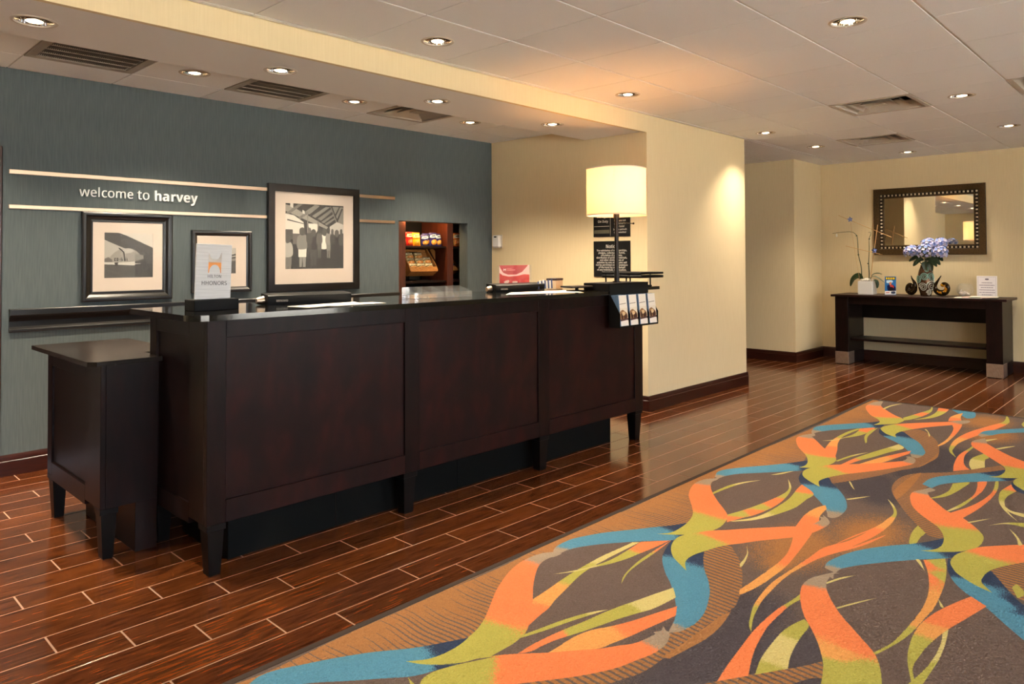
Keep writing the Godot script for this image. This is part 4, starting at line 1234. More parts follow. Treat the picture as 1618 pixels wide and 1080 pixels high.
func _back_wall():
	M.black_frame = mat(Color(0.062, 0.052, 0.047), 0.32)
	# two brushed metal strips, lettering between them
	for s in [[1.842, 1.869, "upper"], [1.628, 1.652, "lower"]]:
		tag(part("metal_strip", bx(Vector3(1.065, s[0], BACK), Vector3(3.985, s[1], BACK + 0.010), 0.002), M.brushed, self), "thin brushed metal strip across the teal wall, the %s of two round the welcome lettering" % s[2], "wall trim", "metal strips on the teal wall")
	var l := thing("wall_lettering", "white raised welcome lettering on the teal wall between two metal strips", "lettering", Vector3(0, 0, BACK))
	var y := 1.755
	text("word", "welcome", M.white_letter, l, Vector3(1.614, y, 0.007), 0, 0.327, 0.012)
	text("word", "to", M.white_letter, l, Vector3(1.843, y, 0.007), 0, 0.077, 0.012)
	text("word", "harvey", M.white_letter, l, Vector3(2.061, y - 0.002, 0.007), 0, 0.297, 0.012, true)
	# dark moulded rail below the pictures
	var rail := mb()
	var outl := PackedVector2Array([Vector2(0, 0.868), Vector2(0.016, 0.868), Vector2(0.020, 0.874), Vector2(0.020, 0.884), Vector2(0.014, 0.890), Vector2(0.010, 0.902), Vector2(0.011, 0.935), Vector2(0.018, 0.958), Vector2(0.032, 0.970), Vector2(0.035, 0.975), Vector2(0.035, 1.006), Vector2(0.031, 1.011), Vector2(0, 1.011)])
	prism(rail, outl, Vector3(0, 0, 1), Vector3.UP, Vector3(1.071, 0, BACK), Vector3(4.020, 0, BACK))
	tag(part("wall_rail", rail, M.black_frame, self), "long black moulded rail on the teal wall below the framed photographs", "wall rail")
	# photograph 1: a propeller plane under another plane's wing
	var plane := picture(256, 250, gry(0.80), [
		[gry(0.70), [0, 18, 40, 28, 62, 40, 45, 48, 0, 60]],
		[gry(0.30), [0, 0, 28, 0, 45, 6, 100, 33, 100, 100, 62, 100, 62, 44, 0, 16]],
		[gry(0.62), [8, 62, 14, 50, 24, 41, 36, 36, 62, 38, 75, 56, 62, 64, 30, 66, 16, 66], 1],
		[gry(0.55), [62, 46, 80, 50, 80, 58, 62, 64]],
		[gry(0.72), [36, 38, 48, 34, 58, 37, 57, 43, 40, 46], 1],
		[gry(0.10), [28, 34, 30, 33, 40, 42, 42, 58, 40, 62, 38, 44]],
		[gry(0.45), [0, 58, 8, 54, 16, 60, 16, 65, 0, 66]],
		[gry(0.78), [0, 65, 30, 66, 75, 69, 75, 72, 30, 70, 0, 70]],
		[gry(0.33), [0, 70, 30, 71, 62, 73, 62, 100, 0, 100]],
		[gry(0.45), [3, 81, 5, 81, 48, 99, 45, 99]],
		[gry(0.12), [62, 70, 76, 69, 100, 70, 100, 100, 62, 100]],
		[gry(0.22), [78, 62, 84, 60, 90, 72, 88, 98, 70, 99, 66, 80]],
		[gry(0.20), [20, 66, 28, 66, 26, 74, 22, 74]],
		[gry(0.15), [20, 56, 23, 56, 23, 58, 21.5, 58, 21.5, 61, 23, 61, 23, 63, 20, 63]], [gry(0.15), [24.5, 56, 28, 56, 28, 63, 24.5, 63]], [gry(0.6), [25.8, 58, 26.8, 58, 26.8, 61, 25.8, 61]],
		[gry(0.15), [29.5, 59, 31.5, 59, 31.5, 60.2, 29.5, 60.2]], [gry(0.15), [33, 56, 37, 56, 37, 57.4, 34.4, 57.4, 34.4, 59, 37, 59, 37, 63, 33, 63, 33, 61.6, 35.6, 61.6, 35.6, 60.4, 33, 60.4]],
		[gry(0.15), [39.5, 57, 43, 56, 43, 63, 39.5, 63]], [gry(0.15), [45, 56, 46.6, 56, 46.6, 63, 45, 63]]])
	var deep := [Vector2(0, 0), Vector2(0, 0.030), Vector2(0.008, 0.034), Vector2(0.020, 0.034), Vector2(0.030, 0.030), Vector2(0.045, 0.019), Vector2(0.052, 0.017), Vector2(0.056, 0.020), Vector2(0.063, 0.020), Vector2(0.066, 0.014)]
	framed("square black moulded frame with a photograph of a propeller plane under a wing", Vector2(1.463, 1.037), Vector2(2.031, 1.626), deep, Vector2(1.529, 1.097), Vector2(1.975, 1.564), Vector2(1.597, 1.190), Vector2(1.904, 1.492), plane)
	# photograph 2: mostly hidden behind the card stand
	var stands := picture(200, 170, gry(0.80), [[gry(0.72), [0, 0, 100, 0, 100, 22, 0, 30]], [gry(0.35), [0, 44, 50, 36, 100, 22, 100, 30, 50, 42, 0, 50]], [gry(0.75), [0, 50, 100, 30, 100, 34, 0, 54]], [gry(0.25), [0, 54, 100, 34, 100, 40, 0, 58]], [gry(0.6), [0, 58, 100, 40, 100, 50, 0, 64]],
		[gry(0.12), [0, 64, 60, 56, 80, 60, 84, 100, 0, 100]], [gry(0.5), [60, 56, 70, 56, 74, 66, 62, 70], 1], [gry(0.35), [84, 52, 100, 50, 100, 100, 84, 100]], [gry(0.55), [58, 82, 76, 80, 78, 90, 60, 92], 1]])
	var mid := [Vector2(0, 0), Vector2(0, 0.026), Vector2(0.007, 0.030), Vector2(0.018, 0.030), Vector2(0.030, 0.020), Vector2(0.044, 0.014), Vector2(0.047, 0.012)]
	framed("small black frame half hidden behind the white counter card", Vector2(2.168, 1.068), Vector2(2.620, 1.523), mid, Vector2(2.216, 1.114), Vector2(2.568, 1.476), Vector2(2.286, 1.206), Vector2(2.498, 1.396), stands)
	# photograph 3: a crowded market hall, flat black frame
	var market := picture(256, 248, gry(0.16), market_shapes())
	var flat := [Vector2(0, 0), Vector2(0, 0.028), Vector2(0.003, 0.031), Vector2(0.055, 0.031), Vector2(0.058, 0.028), Vector2(0.059, 0.014)]
	framed("largest black frame with a photograph of a crowd in a market hall", Vector2(2.752, 1.055), Vector2(3.592, 1.905), flat, Vector2(2.811, 1.112), Vector2(3.537, 1.850), Vector2(2.904, 1.232), Vector2(3.439, 1.757), market)

func market_shapes() -> Array:
	var s := [[gry(0.62), [0, 2, 10, 4, 75, 36, 75, 40, 0, 12]], [gry(0.50), [0, 16, 22, 0, 30, 0, 4, 18]], [gry(0.55), [32, 12, 50, 0, 58, 2, 40, 16]], [gry(0.55), [44, 18, 68, 3, 76, 3, 50, 21]], [gry(0.52), [54, 22, 78, 6, 82, 8, 60, 25]], [gry(0.52), [60, 27, 84, 12, 86, 14, 65, 29]],
		[gry(0.52), [66, 30, 86, 18, 88, 20, 70, 32]], [gry(0.50), [18, 24, 34, 12, 38, 14, 22, 26]], [gry(0.8), [8, 0, 13, 0, 13, 7, 8, 5]], [gry(0.8), [28, 9, 32, 11, 32, 16, 28, 14]], [gry(0.55), [76, 2, 100, 2, 100, 30, 90, 34]], [gry(0.2), [77, 2, 80, 2, 94, 34, 92, 34]], [gry(0.2), [84, 16, 92, 2, 94, 2, 86, 18]], [gry(0.2), [88, 22, 97, 4, 99, 5, 90, 25]],
		[gry(0.75), [75, 34, 88, 26, 100, 30, 100, 44, 75, 48]], [gry(0.83), [0, 16, 14, 18, 30, 28, 32, 45, 0, 50]], [gry(0.85), [38, 30, 54, 31, 53, 42, 47, 48, 40, 42], 1], [gry(0.55), [36, 14, 38, 15, 38, 45, 36, 45]], [gry(0.5), [54, 24, 56, 25, 56, 40, 54, 40]], [gry(0.3), [3, 24, 30, 30, 30, 31, 3, 26]], [gry(0.35), [0, 40, 12, 40, 12, 55, 0, 55]], [gry(0.45), [12, 46, 22, 46, 22, 62, 12, 62]]]
	# people seen from behind: head, torso, trousers, legs
	for p in [[28, 40, 9, 0.55, 0.85, 0.58, 1.0], [47, 42, 8, 0.14, 0.30, 0.30, 0.95], [66, 40, 8, 0.86, 0.10, 0.10, 0.98], [73, 38, 5, 0.60, 0.55, 0.50, 0.8], [88, 42, 7, 0.10, 0.09, 0.09, 0.95], [4, 52, 8, 0.70, 0.50, 0.52, 1.0], [57, 38, 5, 0.42, 0.40, 0.35, 0.8], [40, 39, 5, 0.33, 0.3, 0.3, 0.7], [80, 40, 4, 0.3, 0.2, 0.2, 0.7], [96, 40, 4, 0.35, 0.2, 0.2, 0.8]]:
		var x: float = p[0]
		var y: float = p[1]
		var w: float = p[2]
		var k: float = p[6]
		s.append([gry(p[5]), [x - w * 0.6, y + 26 * k, x + w * 0.75, y + 26 * k, x + w * 0.6, y + 57 * k, x + w * 0.1, y + 57 * k, x + w * 0.05, y + 40 * k, x - w * 0.1, y + 57 * k, x - w * 0.55, y + 57 * k]])
		s.append([gry(p[4]), [x - w * 0.75, y + 26 * k, x + w * 0.8, y + 25 * k, x + w * 0.75, y + 42 * k, x - w * 0.7, y + 42 * k]])
		s.append([gry(p[3]), [x - w * 0.5, y + 7 * k, x + w * 0.5, y + 7 * k, x + w * 1.0, y + 14 * k, x + w * 0.9, y + 28 * k, x - w * 0.85, y + 29 * k, x - w * 1.0, y + 14 * k], 1])
		s.append([gry(0.28 + 0.2 * fposmod(x * 0.37, 1.0)), [x, y - 4 * k, x + w * 0.5, y - 1, x + w * 0.5, y + 6 * k, x, y + 9 * k, x - w * 0.5, y + 6 * k, x - w * 0.5, y - 1], 1])
	return s

# ------------------------------------------------------------------ pantry behind the opening
func bag_mesh(w: float, h: float, d: float, sd: int) -> SurfaceTool:
	# a filled snack bag: pillow with flat crimped ends, standing on y = 0, front towards +z
	var st := mb()
	var nx := 8
	var ny := 10
	for s in [1.0, -1.0]:
		var grid := []
		for j in ny + 1:
			var row := []
			for i in nx + 1:
				var u := float(i) / nx * 2 - 1
				var v := float(j) / ny
				var crimp := clampf(minf(v, 1 - v) / 0.09 - 0.6, 0, 1)
				var bulge: float = pow(maxf(1 - u * u, 0), 0.6) * pow(sin(PI * clampf(v, 0.02, 0.98)), 0.6) * crimp
				var wr := 0.004 * sin(u * 7 + v * 9 + sd) * crimp
				row.append(Vector3(u * w / 2 * (1 - 0.05 * crimp * sin(PI * v)), v * h, s * (bulge * d / 2 + wr * 0.5 + 0.0006)))
			grid.append(row)
		for j in ny:
			for i in nx:
				var p := [grid[j][i], grid[j][i + 1], grid[j + 1][i + 1], grid[j + 1][i]]
				var q := [Vector2(float(i) / nx, 1 - float(j) / ny), Vector2(float(i + 1) / nx, 1 - float(j) / ny), Vector2(float(i + 1) / nx, 1 - float(j + 1) / ny), Vector2(float(i) / nx, 1 - float(j + 1) / ny)]
				face(st, [p[0], p[1], p[2]], Vector3(0, 0, s), [q[0], q[1], q[2]])
				face(st, [p[0], p[2], p[3]], Vector3(0, 0, s), [q[0], q[2], q[3]])
	return st

func bag_tex(base: Color, dark: Color, chip: Color, light: Color) -> ImageTexture:
	return picture(48, 64, base, [[dark, [0, 0, 100, 0, 100, 12, 0, 9]], [light, [12, 18, 88, 14, 90, 34, 10, 38], 1], [base.darkened(0.35), [22, 23, 78, 20, 78, 28, 22, 31]], [dark, [0, 44, 100, 40, 100, 48, 0, 52]], [chip, [15, 62, 50, 52, 85, 60, 80, 84, 45, 90, 18, 82], 1], [chip.lightened(0.3), [30, 64, 52, 60, 60, 72, 38, 78], 1], [dark, [0, 92, 100, 92, 100, 100, 0, 100]]], 0.06)

func bag(kind: int, label: String, at: Vector3, turn: float, lean: float, w: float, h: float, group: String):
	var t := thing("snack_bag", label, "snack bag", at, turn, group)
	var o := part("pouch", bag_mesh(w, h, 0.05, kind * 3), M.bags[kind], t)
	o.rotation.x = lean
	return t

func basket(label: String, at: Vector3, turn: float):
	# a shallow wooden crate tipped towards the viewer on its own back prop
	var t := thing("snack_basket", label, "basket", at, turn, "wooden display baskets in the pantry")
	var b := Basis(Vector3.RIGHT, -0.50)
	var w := 0.155
	var h := 0.29
	var back := mb()
	box(back, Vector3(-w, 0.0, -0.006), Vector3(w, h - 0.055, 0.006), 0.002)
	box(back, Vector3(-w, h - 0.055, -0.006), Vector3(-0.045, h - 0.028, 0.006), 0.002)
	box(back, Vector3(0.045, h - 0.055, -0.006), Vector3(w, h - 0.028, 0.006), 0.002)
	box(back, Vector3(-w, h - 0.028, -0.006), Vector3(w, h, 0.006), 0.002)
	var o := part("back_board", back, M.basket, t)
	o.basis = b
	for s in [-1.0, 1.0]:
		var side := mb()
		prism(side, PackedVector2Array([Vector2(0.0, 0.0), Vector2(0.10, 0.0), Vector2(0.10, 0.06), Vector2(0.03, h), Vector2(0.0, h)]), Vector3(0, 0, 1), Vector3.UP, Vector3(s * w - 0.005, 0, 0), Vector3(s * w + 0.005, 0, 0))
		o = part("side_board", side, M.basket, t)
		o.basis = b
	o = part("bottom_board", bx(Vector3(-w, -0.008, 0), Vector3(w, 0.002, 0.10), 0.002), M.basket, t)
	o.basis = b
	o = part("front_lip", bx(Vector3(-w, 0, 0.092), Vector3(w, 0.045, 0.102), 0.002), M.basket, t)
	o.basis = b
	var prop := mb()
	box(prop, Vector3(-0.09, -0.052, -0.16), Vector3(0.09, -0.044, 0.07), 0.002)
	box(prop, Vector3(-0.06, -0.046, -0.10), Vector3(0.06, 0.12, -0.092), 0.002)
	part("prop", prop, M.wood_black, t)
	return t

func _pantry():
	M.basket = grainy(0.05, 61, [Color(0.50, 0.31, 0.14), Color(0.62, 0.41, 0.20), Color(0.70, 0.49, 0.26)], Vector3(2, 9, 9), 0.7, 0.3, false)
	M.bags = []
	for c in [[Color(0.80, 0.11, 0.06), Color(0.55, 0.06, 0.04), Color(0.93, 0.42, 0.16), Color(0.95, 0.80, 0.62)], [Color(0.93, 0.66, 0.10), Color(0.85, 0.40, 0.06), Color(0.96, 0.72, 0.20), Color(0.97, 0.90, 0.60)], [Color(0.19, 0.17, 0.42), Color(0.12, 0.11, 0.30), Color(0.85, 0.60, 0.22), Color(0.62, 0.70, 0.74)],
			[Color(0.90, 0.62, 0.30), Color(0.75, 0.32, 0.12), Color(0.90, 0.45, 0.16), Color(0.96, 0.90, 0.80)], [Color(0.86, 0.74, 0.50), Color(0.30, 0.30, 0.22), Color(0.78, 0.48, 0.20), Color(0.93, 0.88, 0.72)], [Color(0.16, 0.38, 0.55), Color(0.10, 0.24, 0.38), Color(0.75, 0.52, 0.26), Color(0.66, 0.76, 0.80)]]:
		M.bags.append(print_mat(bag_tex(c[0], c[1], c[2], c[3]), 0.35))
	var t := thing("snack_cabinet", "reddish brown shelf cabinet standing behind the opening in the teal wall", "cabinet")
	var zf := -5.46
	var zb := -5.86
	for x in [[4.12, 4.234], [4.752, 4.829], [5.16, 5.20]]:
		part("upright", bx(Vector3(x[0], 0, zb), Vector3(x[1], 1.80, zf), 0.002), M.cabinet_red, t)
	for x in [[4.234, 4.752], [4.829, 5.16]]:
		for y in [0.55, 1.075, 1.412, 1.76]:
			part("shelf", bx(Vector3(x[0], y, zb), Vector3(x[1], y + 0.020, zf - 0.015), 0.002), M.wood, t)
	part("back_board", bx(Vector3(4.12, 0, zb - 0.012), Vector3(5.20, 1.80, zb)), M.wood_black, t)
	# added warm strip light, unseen behind the head, to brighten the snack shelves
	var strip := thing("added_strip_light", "unseen warm strip light behind the pantry opening head, added to brighten the shelves", "light", Vector3(4.45, 1.700, -5.440))
	part("housing", bx(Vector3(-0.25, -0.010, -0.014), Vector3(0.25, 0.0, 0.014), 0.002), M.black_matte, strip)
	part("lens", bx(Vector3(-0.24, -0.013, -0.008), Vector3(0.24, -0.010, 0.008)), M.bulb, strip)
	var sl := AreaLight3D.new()
	sl.name = "strip_glow"
	sl.area_size = Vector2(0.48, 0.016)
	sl.light_color = Color(1.0, 0.80, 0.55)
	sl.light_energy = 0.5
	sl.shadow_enabled = true
	sl.position = Vector3(0, -0.015, 0)
	sl.rotation.x = -PI / 2 + 0.75
	strip.add_child(sl)
	var y := 1.432
	var g := "snack bags on the upper pantry shelf"
	bag(0, "red snack bag at the near upright of the top pantry shelf", Vector3(4.285, y, -5.55), 0.25, -0.15, 0.10, 0.14, g)
	bag(0, "red snack bag squeezed before the yellow bag, top pantry shelf", Vector3(4.345, y, -5.53), 0.1, -0.15, 0.10, 0.138, g)
	bag(1, "yellow snack bag leaning beside the red ones, top pantry shelf", Vector3(4.415, y, -5.52), 0.1, -0.12, 0.10, 0.132, g)
	bag(2, "dark blue snack bag touching the yellow bag, top pantry shelf", Vector3(4.515, y, -5.52), -0.15, -0.12, 0.085, 0.112, g)
	bag(2, "second dark blue snack bag along the shelf from the yellow bag", Vector3(4.565, y, -5.56), 0.1, -0.1, 0.09, 0.128, g)
	bag(2, "third dark blue snack bag along the shelf from the yellow bag", Vector3(4.625, y, -5.52), -0.1, -0.15, 0.09, 0.135, g)
	bag(2, "dark blue snack bag nearest the cabinet divider, top pantry shelf", Vector3(4.688, y, -5.52), 0.1, -0.12, 0.085, 0.126, g)
	bag(3, "orange snack bag just past the divider, top pantry shelf", Vector3(4.868, y, -5.55), 0.2, -0.1, 0.085, 0.15, g)
	bag(3, "orange snack bag at the edge of the opening, top pantry shelf", Vector3(4.935, y, -5.52), -0.05, -0.1, 0.09, 0.14, g)
	y = 1.095
	basket("wooden display basket full of tan snack pouches, middle of the pantry shelf", Vector3(4.50, y + 0.052, -5.585), -0.10)
	basket("wooden display basket with blue pouches beside the near upright", Vector3(4.265, y + 0.052, -5.66), 0.62)
	basket("wooden display basket with blue pouches past the cabinet divider", Vector3(4.93, y + 0.052, -5.66), 0.55)
	# pouches lying in the tipped baskets
	var lie := Basis(Vector3.UP, -0.10) * Basis(Vector3.RIGHT, -0.50)
	var o := Vector3(4.50, y + 0.052, -5.585)
	var spots := [[-0.095, 0.012, "bottom row, first"], [-0.0, 0.012, "bottom row, middle"], [0.095, 0.012, "bottom row, last"], [-0.095, 0.078, "middle row, first"], [0.005, 0.078, "middle row, middle"], [0.098, 0.085, "middle row, last"], [-0.085, 0.142, "top row, first"], [0.02, 0.142, "top row, last"]]
	for s in spots:
		var b: Node3D = bag(4, "tan snack pouch in the middle pantry basket, %s" % s[2], Vector3.ZERO, 0.0, 0.0, 0.092, 0.088, "tan pouches in the middle basket")
		b.transform = Transform3D(lie, o + lie * Vector3(s[0], s[1] + 0.004, 0.066 - s[1] * 0.18))
	for q in [[Vector3(4.265, y + 0.052, -5.66), 0.62, "near upright"], [Vector3(4.93, y + 0.052, -5.66), 0.55, "divider"]]:
		lie = Basis(Vector3.UP, q[1]) * Basis(Vector3.RIGHT, -0.50)
		var k := 0
		for s in [[-0.075, 0.012], [0.075, 0.012], [-0.075, 0.085], [0.075, 0.085]]:
			var where: String = ["lower inner", "lower outer", "upper inner", "upper outer"][k]
			var b: Node3D = bag(5, "blue snack pouch in the basket by the %s, %s one" % [q[2], where], Vector3.ZERO, 0.0, 0.0, 0.12, 0.092, "blue pouches in the pantry baskets")
			b.transform = Transform3D(lie, q[0] + lie * Vector3(s[0], s[1] + 0.004, 0.066 - s[1] * 0.18))
			k += 1

# ------------------------------------------------------------------ side wall
func _side_wall():
	# small white sensor box
	var t := thing("wall_sensor", "small white rounded sensor box on the cream side wall near the corner", "sensor", Vector3(side_x(-5.21), 0, -5.21))
	part("cover", bx(Vector3(-0.045, 1.420, -0.052), Vector3(0.0, 1.544, 0.052), 0.012), M.white, t)
	part("back_plate", bx(Vector3(-0.008, 1.416, -0.056), Vector3(0.006, 1.548, 0.056), 0.002), M.trim_cream, t)
	part("lens", bx(Vector3(-0.047, 1.520, -0.018), Vector3(-0.044, 1.533, 0.018), 0.001), M.black, t)
	# black notices
	var skew := -PI / 2 + 0.044
	var upper := thing("wall_sign", "upper black sign on the cream side wall, manager on duty, partly behind the lamp shade", "sign", Vector3(side_x(-3.84), 1.499, -3.84), skew, "black notices on the side wall")
	part("board", bx(Vector3(-0.194, 0, 0.001), Vector3(0.194, 0.26, 0.008), 0.001), M.sign_black, upper)
	part("divider", bx(Vector3(-0.013, 0.004, 0.008), Vector3(-0.010, 0.256, 0.0086)), M.vent_grey, upper)
	text("lettering", "Manager", M.sign_text, upper, Vector3(-0.095, 0.182, 0.0085), 0, 0.118)
	text("lettering", "On Duty", M.sign_text, upper, Vector3(-0.09, 0.138, 0.0085), 0, 0.108)
	part("rule", bx(Vector3(-0.186, 0.093, 0.008), Vector3(-0.022, 0.096, 0.0088)), M.sign_text, upper)
	part("name_slot", bx(Vector3(-0.186, 0.030, 0.008), Vector3(-0.022, 0.062, 0.0095), 0.0008), mat(Color(0.34, 0.33, 0.27), 0.5), upper)
	var ring := mb()
	var pts := []
	for k in 25:
		pts.append(Vector3(0.088 + 0.026 * cos(TAU * k / 24), 0.205 + 0.026 * sin(TAU * k / 24), 0.0088))
	tube(ring, pts, 0.0022, 6)
	tube(ring, [Vector3(0.070, 0.187, 0.0088), Vector3(0.106, 0.223, 0.0088)], 0.0022, 6)
	part("pictogram", ring, M.sign_text, upper)
	var k := 0
	for line in [["Pets are not", 0.118], ["permitted in", 0.116], ["the hotel", 0.09], ["Service animals", 0.142], ["are permitted", 0.124]]:
		text("lettering", line[0], M.sign_text, upper, Vector3(0.09, 0.142 - 0.026 * k, 0.0085), 0, line[1])
		k += 1
	var low := thing("wall_sign", "lower black notice with white small print on the cream side wall, behind the lamp pole", "sign", Vector3(side_x(-3.84), 1.141, -3.84), skew, "black notices on the side wall")
	part("board", bx(Vector3(-0.194, 0, 0.001), Vector3(0.194, 0.32, 0.008), 0.001), M.sign_black, low)
	text("lettering", "Notice", M.sign_text, low, Vector3(0, 0.272, 0.0085), 0, 0.115)
	k = 0
	for line in [["The solicitation of memberships,", 0.318], ["pledges, collection of funds,", 0.28], ["circulation of petitions,", 0.226], ["distribution of printed materials,", 0.322], ["and other similar types of", 0.252], ["activities by non-employees will", 0.316], ["not be permitted on the premises", 0.334], ["of the hotel by or on behalf", 0.28], ["of any individual, organization,", 0.308], ["association or group.", 0.20]]:
		text("lettering", line[0], M.sign_text, low, Vector3(0, 0.236 - 0.0215 * k, 0.0085), 0, line[1])
		k += 1

# ------------------------------------------------------------------ things on the counter
func _on_counter():
	# white loyalty card in a black block
	var t := thing("counter_card", "white loyalty programme card standing in a black block on the counter's near end", "sign", Vector3(1.435, SLAB, -3.27), 0.03)
	part("base_block", bx(Vector3(-0.103, 0, -0.050), Vector3(0.103, 0.050, 0.050), 0.002), M.black_matte, t)
	var card := part("card", bx(Vector3(-0.083, 0.028, -0.003), Vector3(0.083, 0.298, 0.003), 0.0008), M.card, t)
	card.rotation.z = -0.035
	var gold := mat(Color(0.66, 0.40, 0.16), 0.35, 0.5)
	var pewter := mat(Color(0.56, 0.52, 0.48), 0.35, 0.5)
	for half in 2:
		var outl := PackedVector2Array()
		# an H whose gaps are round arches: posts at the sides, an arch above and below the bar
		var n := 10
		if half == 0:
			outl.append_array(PackedVector2Array([Vector2(-0.030, 0.0), Vector2(-0.030, 0.046), Vector2(-0.024, 0.034)]))
			for k in n + 1:
				var a := PI + PI * k / n
				outl.append(Vector2(0.024 * cos(a), 0.034 + 0.021 * sin(a)))
			outl.append_array(PackedVector2Array([Vector2(0.030, 0.046), Vector2(0.030, 0.0)]))
		else:
			outl.append_array(PackedVector2Array([Vector2(0.030, 0.0), Vector2(0.030, -0.048), Vector2(0.027, -0.048)]))
			for k in n + 1:
				var a := PI * k / n
				outl.append(Vector2(0.026 * cos(a), -0.044 + 0.034 * sin(a)))
			outl.append_array(PackedVector2Array([Vector2(-0.027, -0.048), Vector2(-0.030, -0.048), Vector2(-0.030, 0.0)]))
		var st := mb()
		prism(st, outl, Vector3(1, 0, 0), Vector3.UP, Vector3(0.004, 0.215, 0.0028), Vector3(0.004, 0.215, 0.0036))
		part("emblem", st, pewter if half == 0 else gold, card)
	text("lettering", "HILTON", M.ink, card, Vector3(0.004, 0.152, 0.0032), 0, 0.062)
	text("lettering", "HHONORS", M.ink, card, Vector3(0.004, 0.121, 0.0032), 0, 0.117)
	# two black computer bars lying on the top, with a scanner knob at the near end
	for q in [[1.985, -3.385, -0.16, "beside the counter card"], [3.655, -3.475, -0.10, "in front of the red promotional card"]]:
		var m := thing("computer_bar", "black bar shaped computer with pale maker's mark, " + q[3], "computer", Vector3(q[0], SLAB, q[1]), q[2], "black computers on the counter")
		var body := mb()
		prism(body, PackedVector2Array([Vector2(0.048, 0.0), Vector2(0.054, 0.045), Vector2(0.044, 0.050), Vector2(-0.050, 0.056), Vector2(-0.054, 0.050), Vector2(-0.050, 0.0)]), Vector3(0, 0, 1), Vector3.UP, Vector3(-0.222, 0, 0), Vector3(0.222, 0, 0))
		part("housing", body, M.black, m)
		var w := text("lettering", "lenovo", M.vent_grey, m, Vector3(-0.150, 0.022, 0.0518), 0, 0.058)
		w.rotation.x = -0.13
		var knob := mb()
		tube(knob, [Vector3(-0.262, 0.021, 0.0), Vector3(-0.246, 0.021, 0.0), Vector3(-0.225, 0.024, 0.0)], [0.014, 0.020, 0.021], 16)
		part("knob", knob, M.brushed, m)
	# papers
	paper([Vector2(1.80, -3.06), Vector2(1.775, -3.21), Vector2(2.20, -3.28), Vector2(2.155, -3.14)], 0.0, "white printed sheet lying before the near computer bar")
	paper([Vector2(1.93, -3.05), Vector2(1.93, -3.17), Vector2(2.24, -3.17), Vector2(2.24, -3.05)], 0.0012, "second white sheet laid over the first, before the near computer bar")
	paper([Vector2(3.26, -3.19), Vector2(3.48, -3.36), Vector2(3.98, -3.30), Vector2(3.82, -3.02)], 0.0, "long white sheet lying before the far computer bar")
	# empty clear brochure holder
	t = thing("acrylic_holder", "low clear acrylic brochure holder standing empty in front of the pantry opening", "holder", Vector3(2.80, SLAB, -3.30), -0.10)
	part("back_plate", bx(Vector3(-0.205, 0, -0.075), Vector3(0.205, 0.062, -0.071), 0.001), M.acrylic, t)
	part("front_lip", bx(Vector3(-0.205, 0.0, 0.06), Vector3(0.205, 0.034, 0.064), 0.001), M.acrylic, t)
	part("bottom_plate", bx(Vector3(-0.205, 0.0005, -0.071), Vector3(0.205, 0.004, 0.06)), M.acrylic, t)
	for i in 5:
		var x := -0.205 + 0.1015 * i
		var st := mb()
		prism(st, PackedVector2Array([Vector2(-0.071, 0.004), Vector2(0.06, 0.004), Vector2(0.06, 0.033), Vector2(-0.071, 0.061)]), Vector3(0, 0, 1), Vector3.UP, Vector3(x, 0, 0), Vector3(x + 0.004, 0, 0))
		part("divider", st, M.acrylic, t)
	# red promotional card in a clear stand
	t = thing("promotional_card", "red promotional card in a clear stand at the back of the counter", "sign", Vector3(3.765, SLAB, -3.595), -0.03)
	var red := picture(200, 170, Color(0.80, 0.13, 0.11), [[Color(0.72, 0.20, 0.22), [0, 0, 100, 0, 100, 36, 0, 36]], [Color(0.95, 0.80, 0.76), [0, 2, 3, 12, 12, 30, 28, 38, 55, 38, 75, 28, 90, 8, 96, 0, 100, 0, 100, 40, 80, 38, 60, 44, 30, 46, 10, 40, 0, 30]], [Color(0.72, 0.20, 0.22), [2, 0, 92, 0, 74, 26, 55, 36, 28, 35, 13, 26]],
		[Color(0.96, 0.9, 0.85), [13, 13, 15, 13, 15, 16, 19, 16, 19, 13, 21, 13, 21, 23, 19, 23, 19, 19, 15, 19, 15, 23, 13, 23]], [Color(0.86, 0.5, 0.48), [24, 17, 52, 17, 52, 22, 24, 22]], [Color(0.86, 0.5, 0.48), [24, 12, 40, 12, 40, 15, 24, 15]],
		[Color(0.93, 0.78, 0.70), [14, 66, 22, 62, 30, 60, 32, 66, 28, 72, 18, 74], 1], [Color(0.62, 0.25, 0.18), [19, 74, 27, 73, 27, 90, 20, 90]], [Color(0.95, 0.85, 0.78), [42, 66, 59, 66, 59, 78, 42, 78]], [Color(0.92, 0.72, 0.66), [43, 80, 58, 80, 66, 100, 36, 100]], [Color(0.95, 0.82, 0.76), [10, 92, 34, 92, 34, 95, 10, 95]]])
	part("printed_card", sheet(Vector3(-0.150, 0.004, 0.001), Vector3(0.30, 0, 0), Vector3(0, 0.175, 0), Vector3(0, 0, 1)), print_mat(red, 0.5), t)
	part("front_plate", bx(Vector3(-0.154, 0, 0.003), Vector3(0.170, 0.179, 0.006), 0.001), M.acrylic, t)
	part("back_plate", bx(Vector3(-0.170, 0, -0.003), Vector3(0.170, 0.179, 0.0), 0.001), M.acrylic, t)
	part("foot", bx(Vector3(-0.154, 0.0, -0.05), Vector3(0.154, 0.004, -0.003), 0.001), M.acrylic, t)
	# pens in a small rack
	t = thing("pen_rack", "small clear rack holding a row of pens on the counter", "rack", Vector3(3.90, SLAB, -3.42), -0.12)
	part("tray", bx(Vector3(-0.10, 0.0, -0.025), Vector3(0.10, 0.012, 0.025), 0.002), M.acrylic, t)
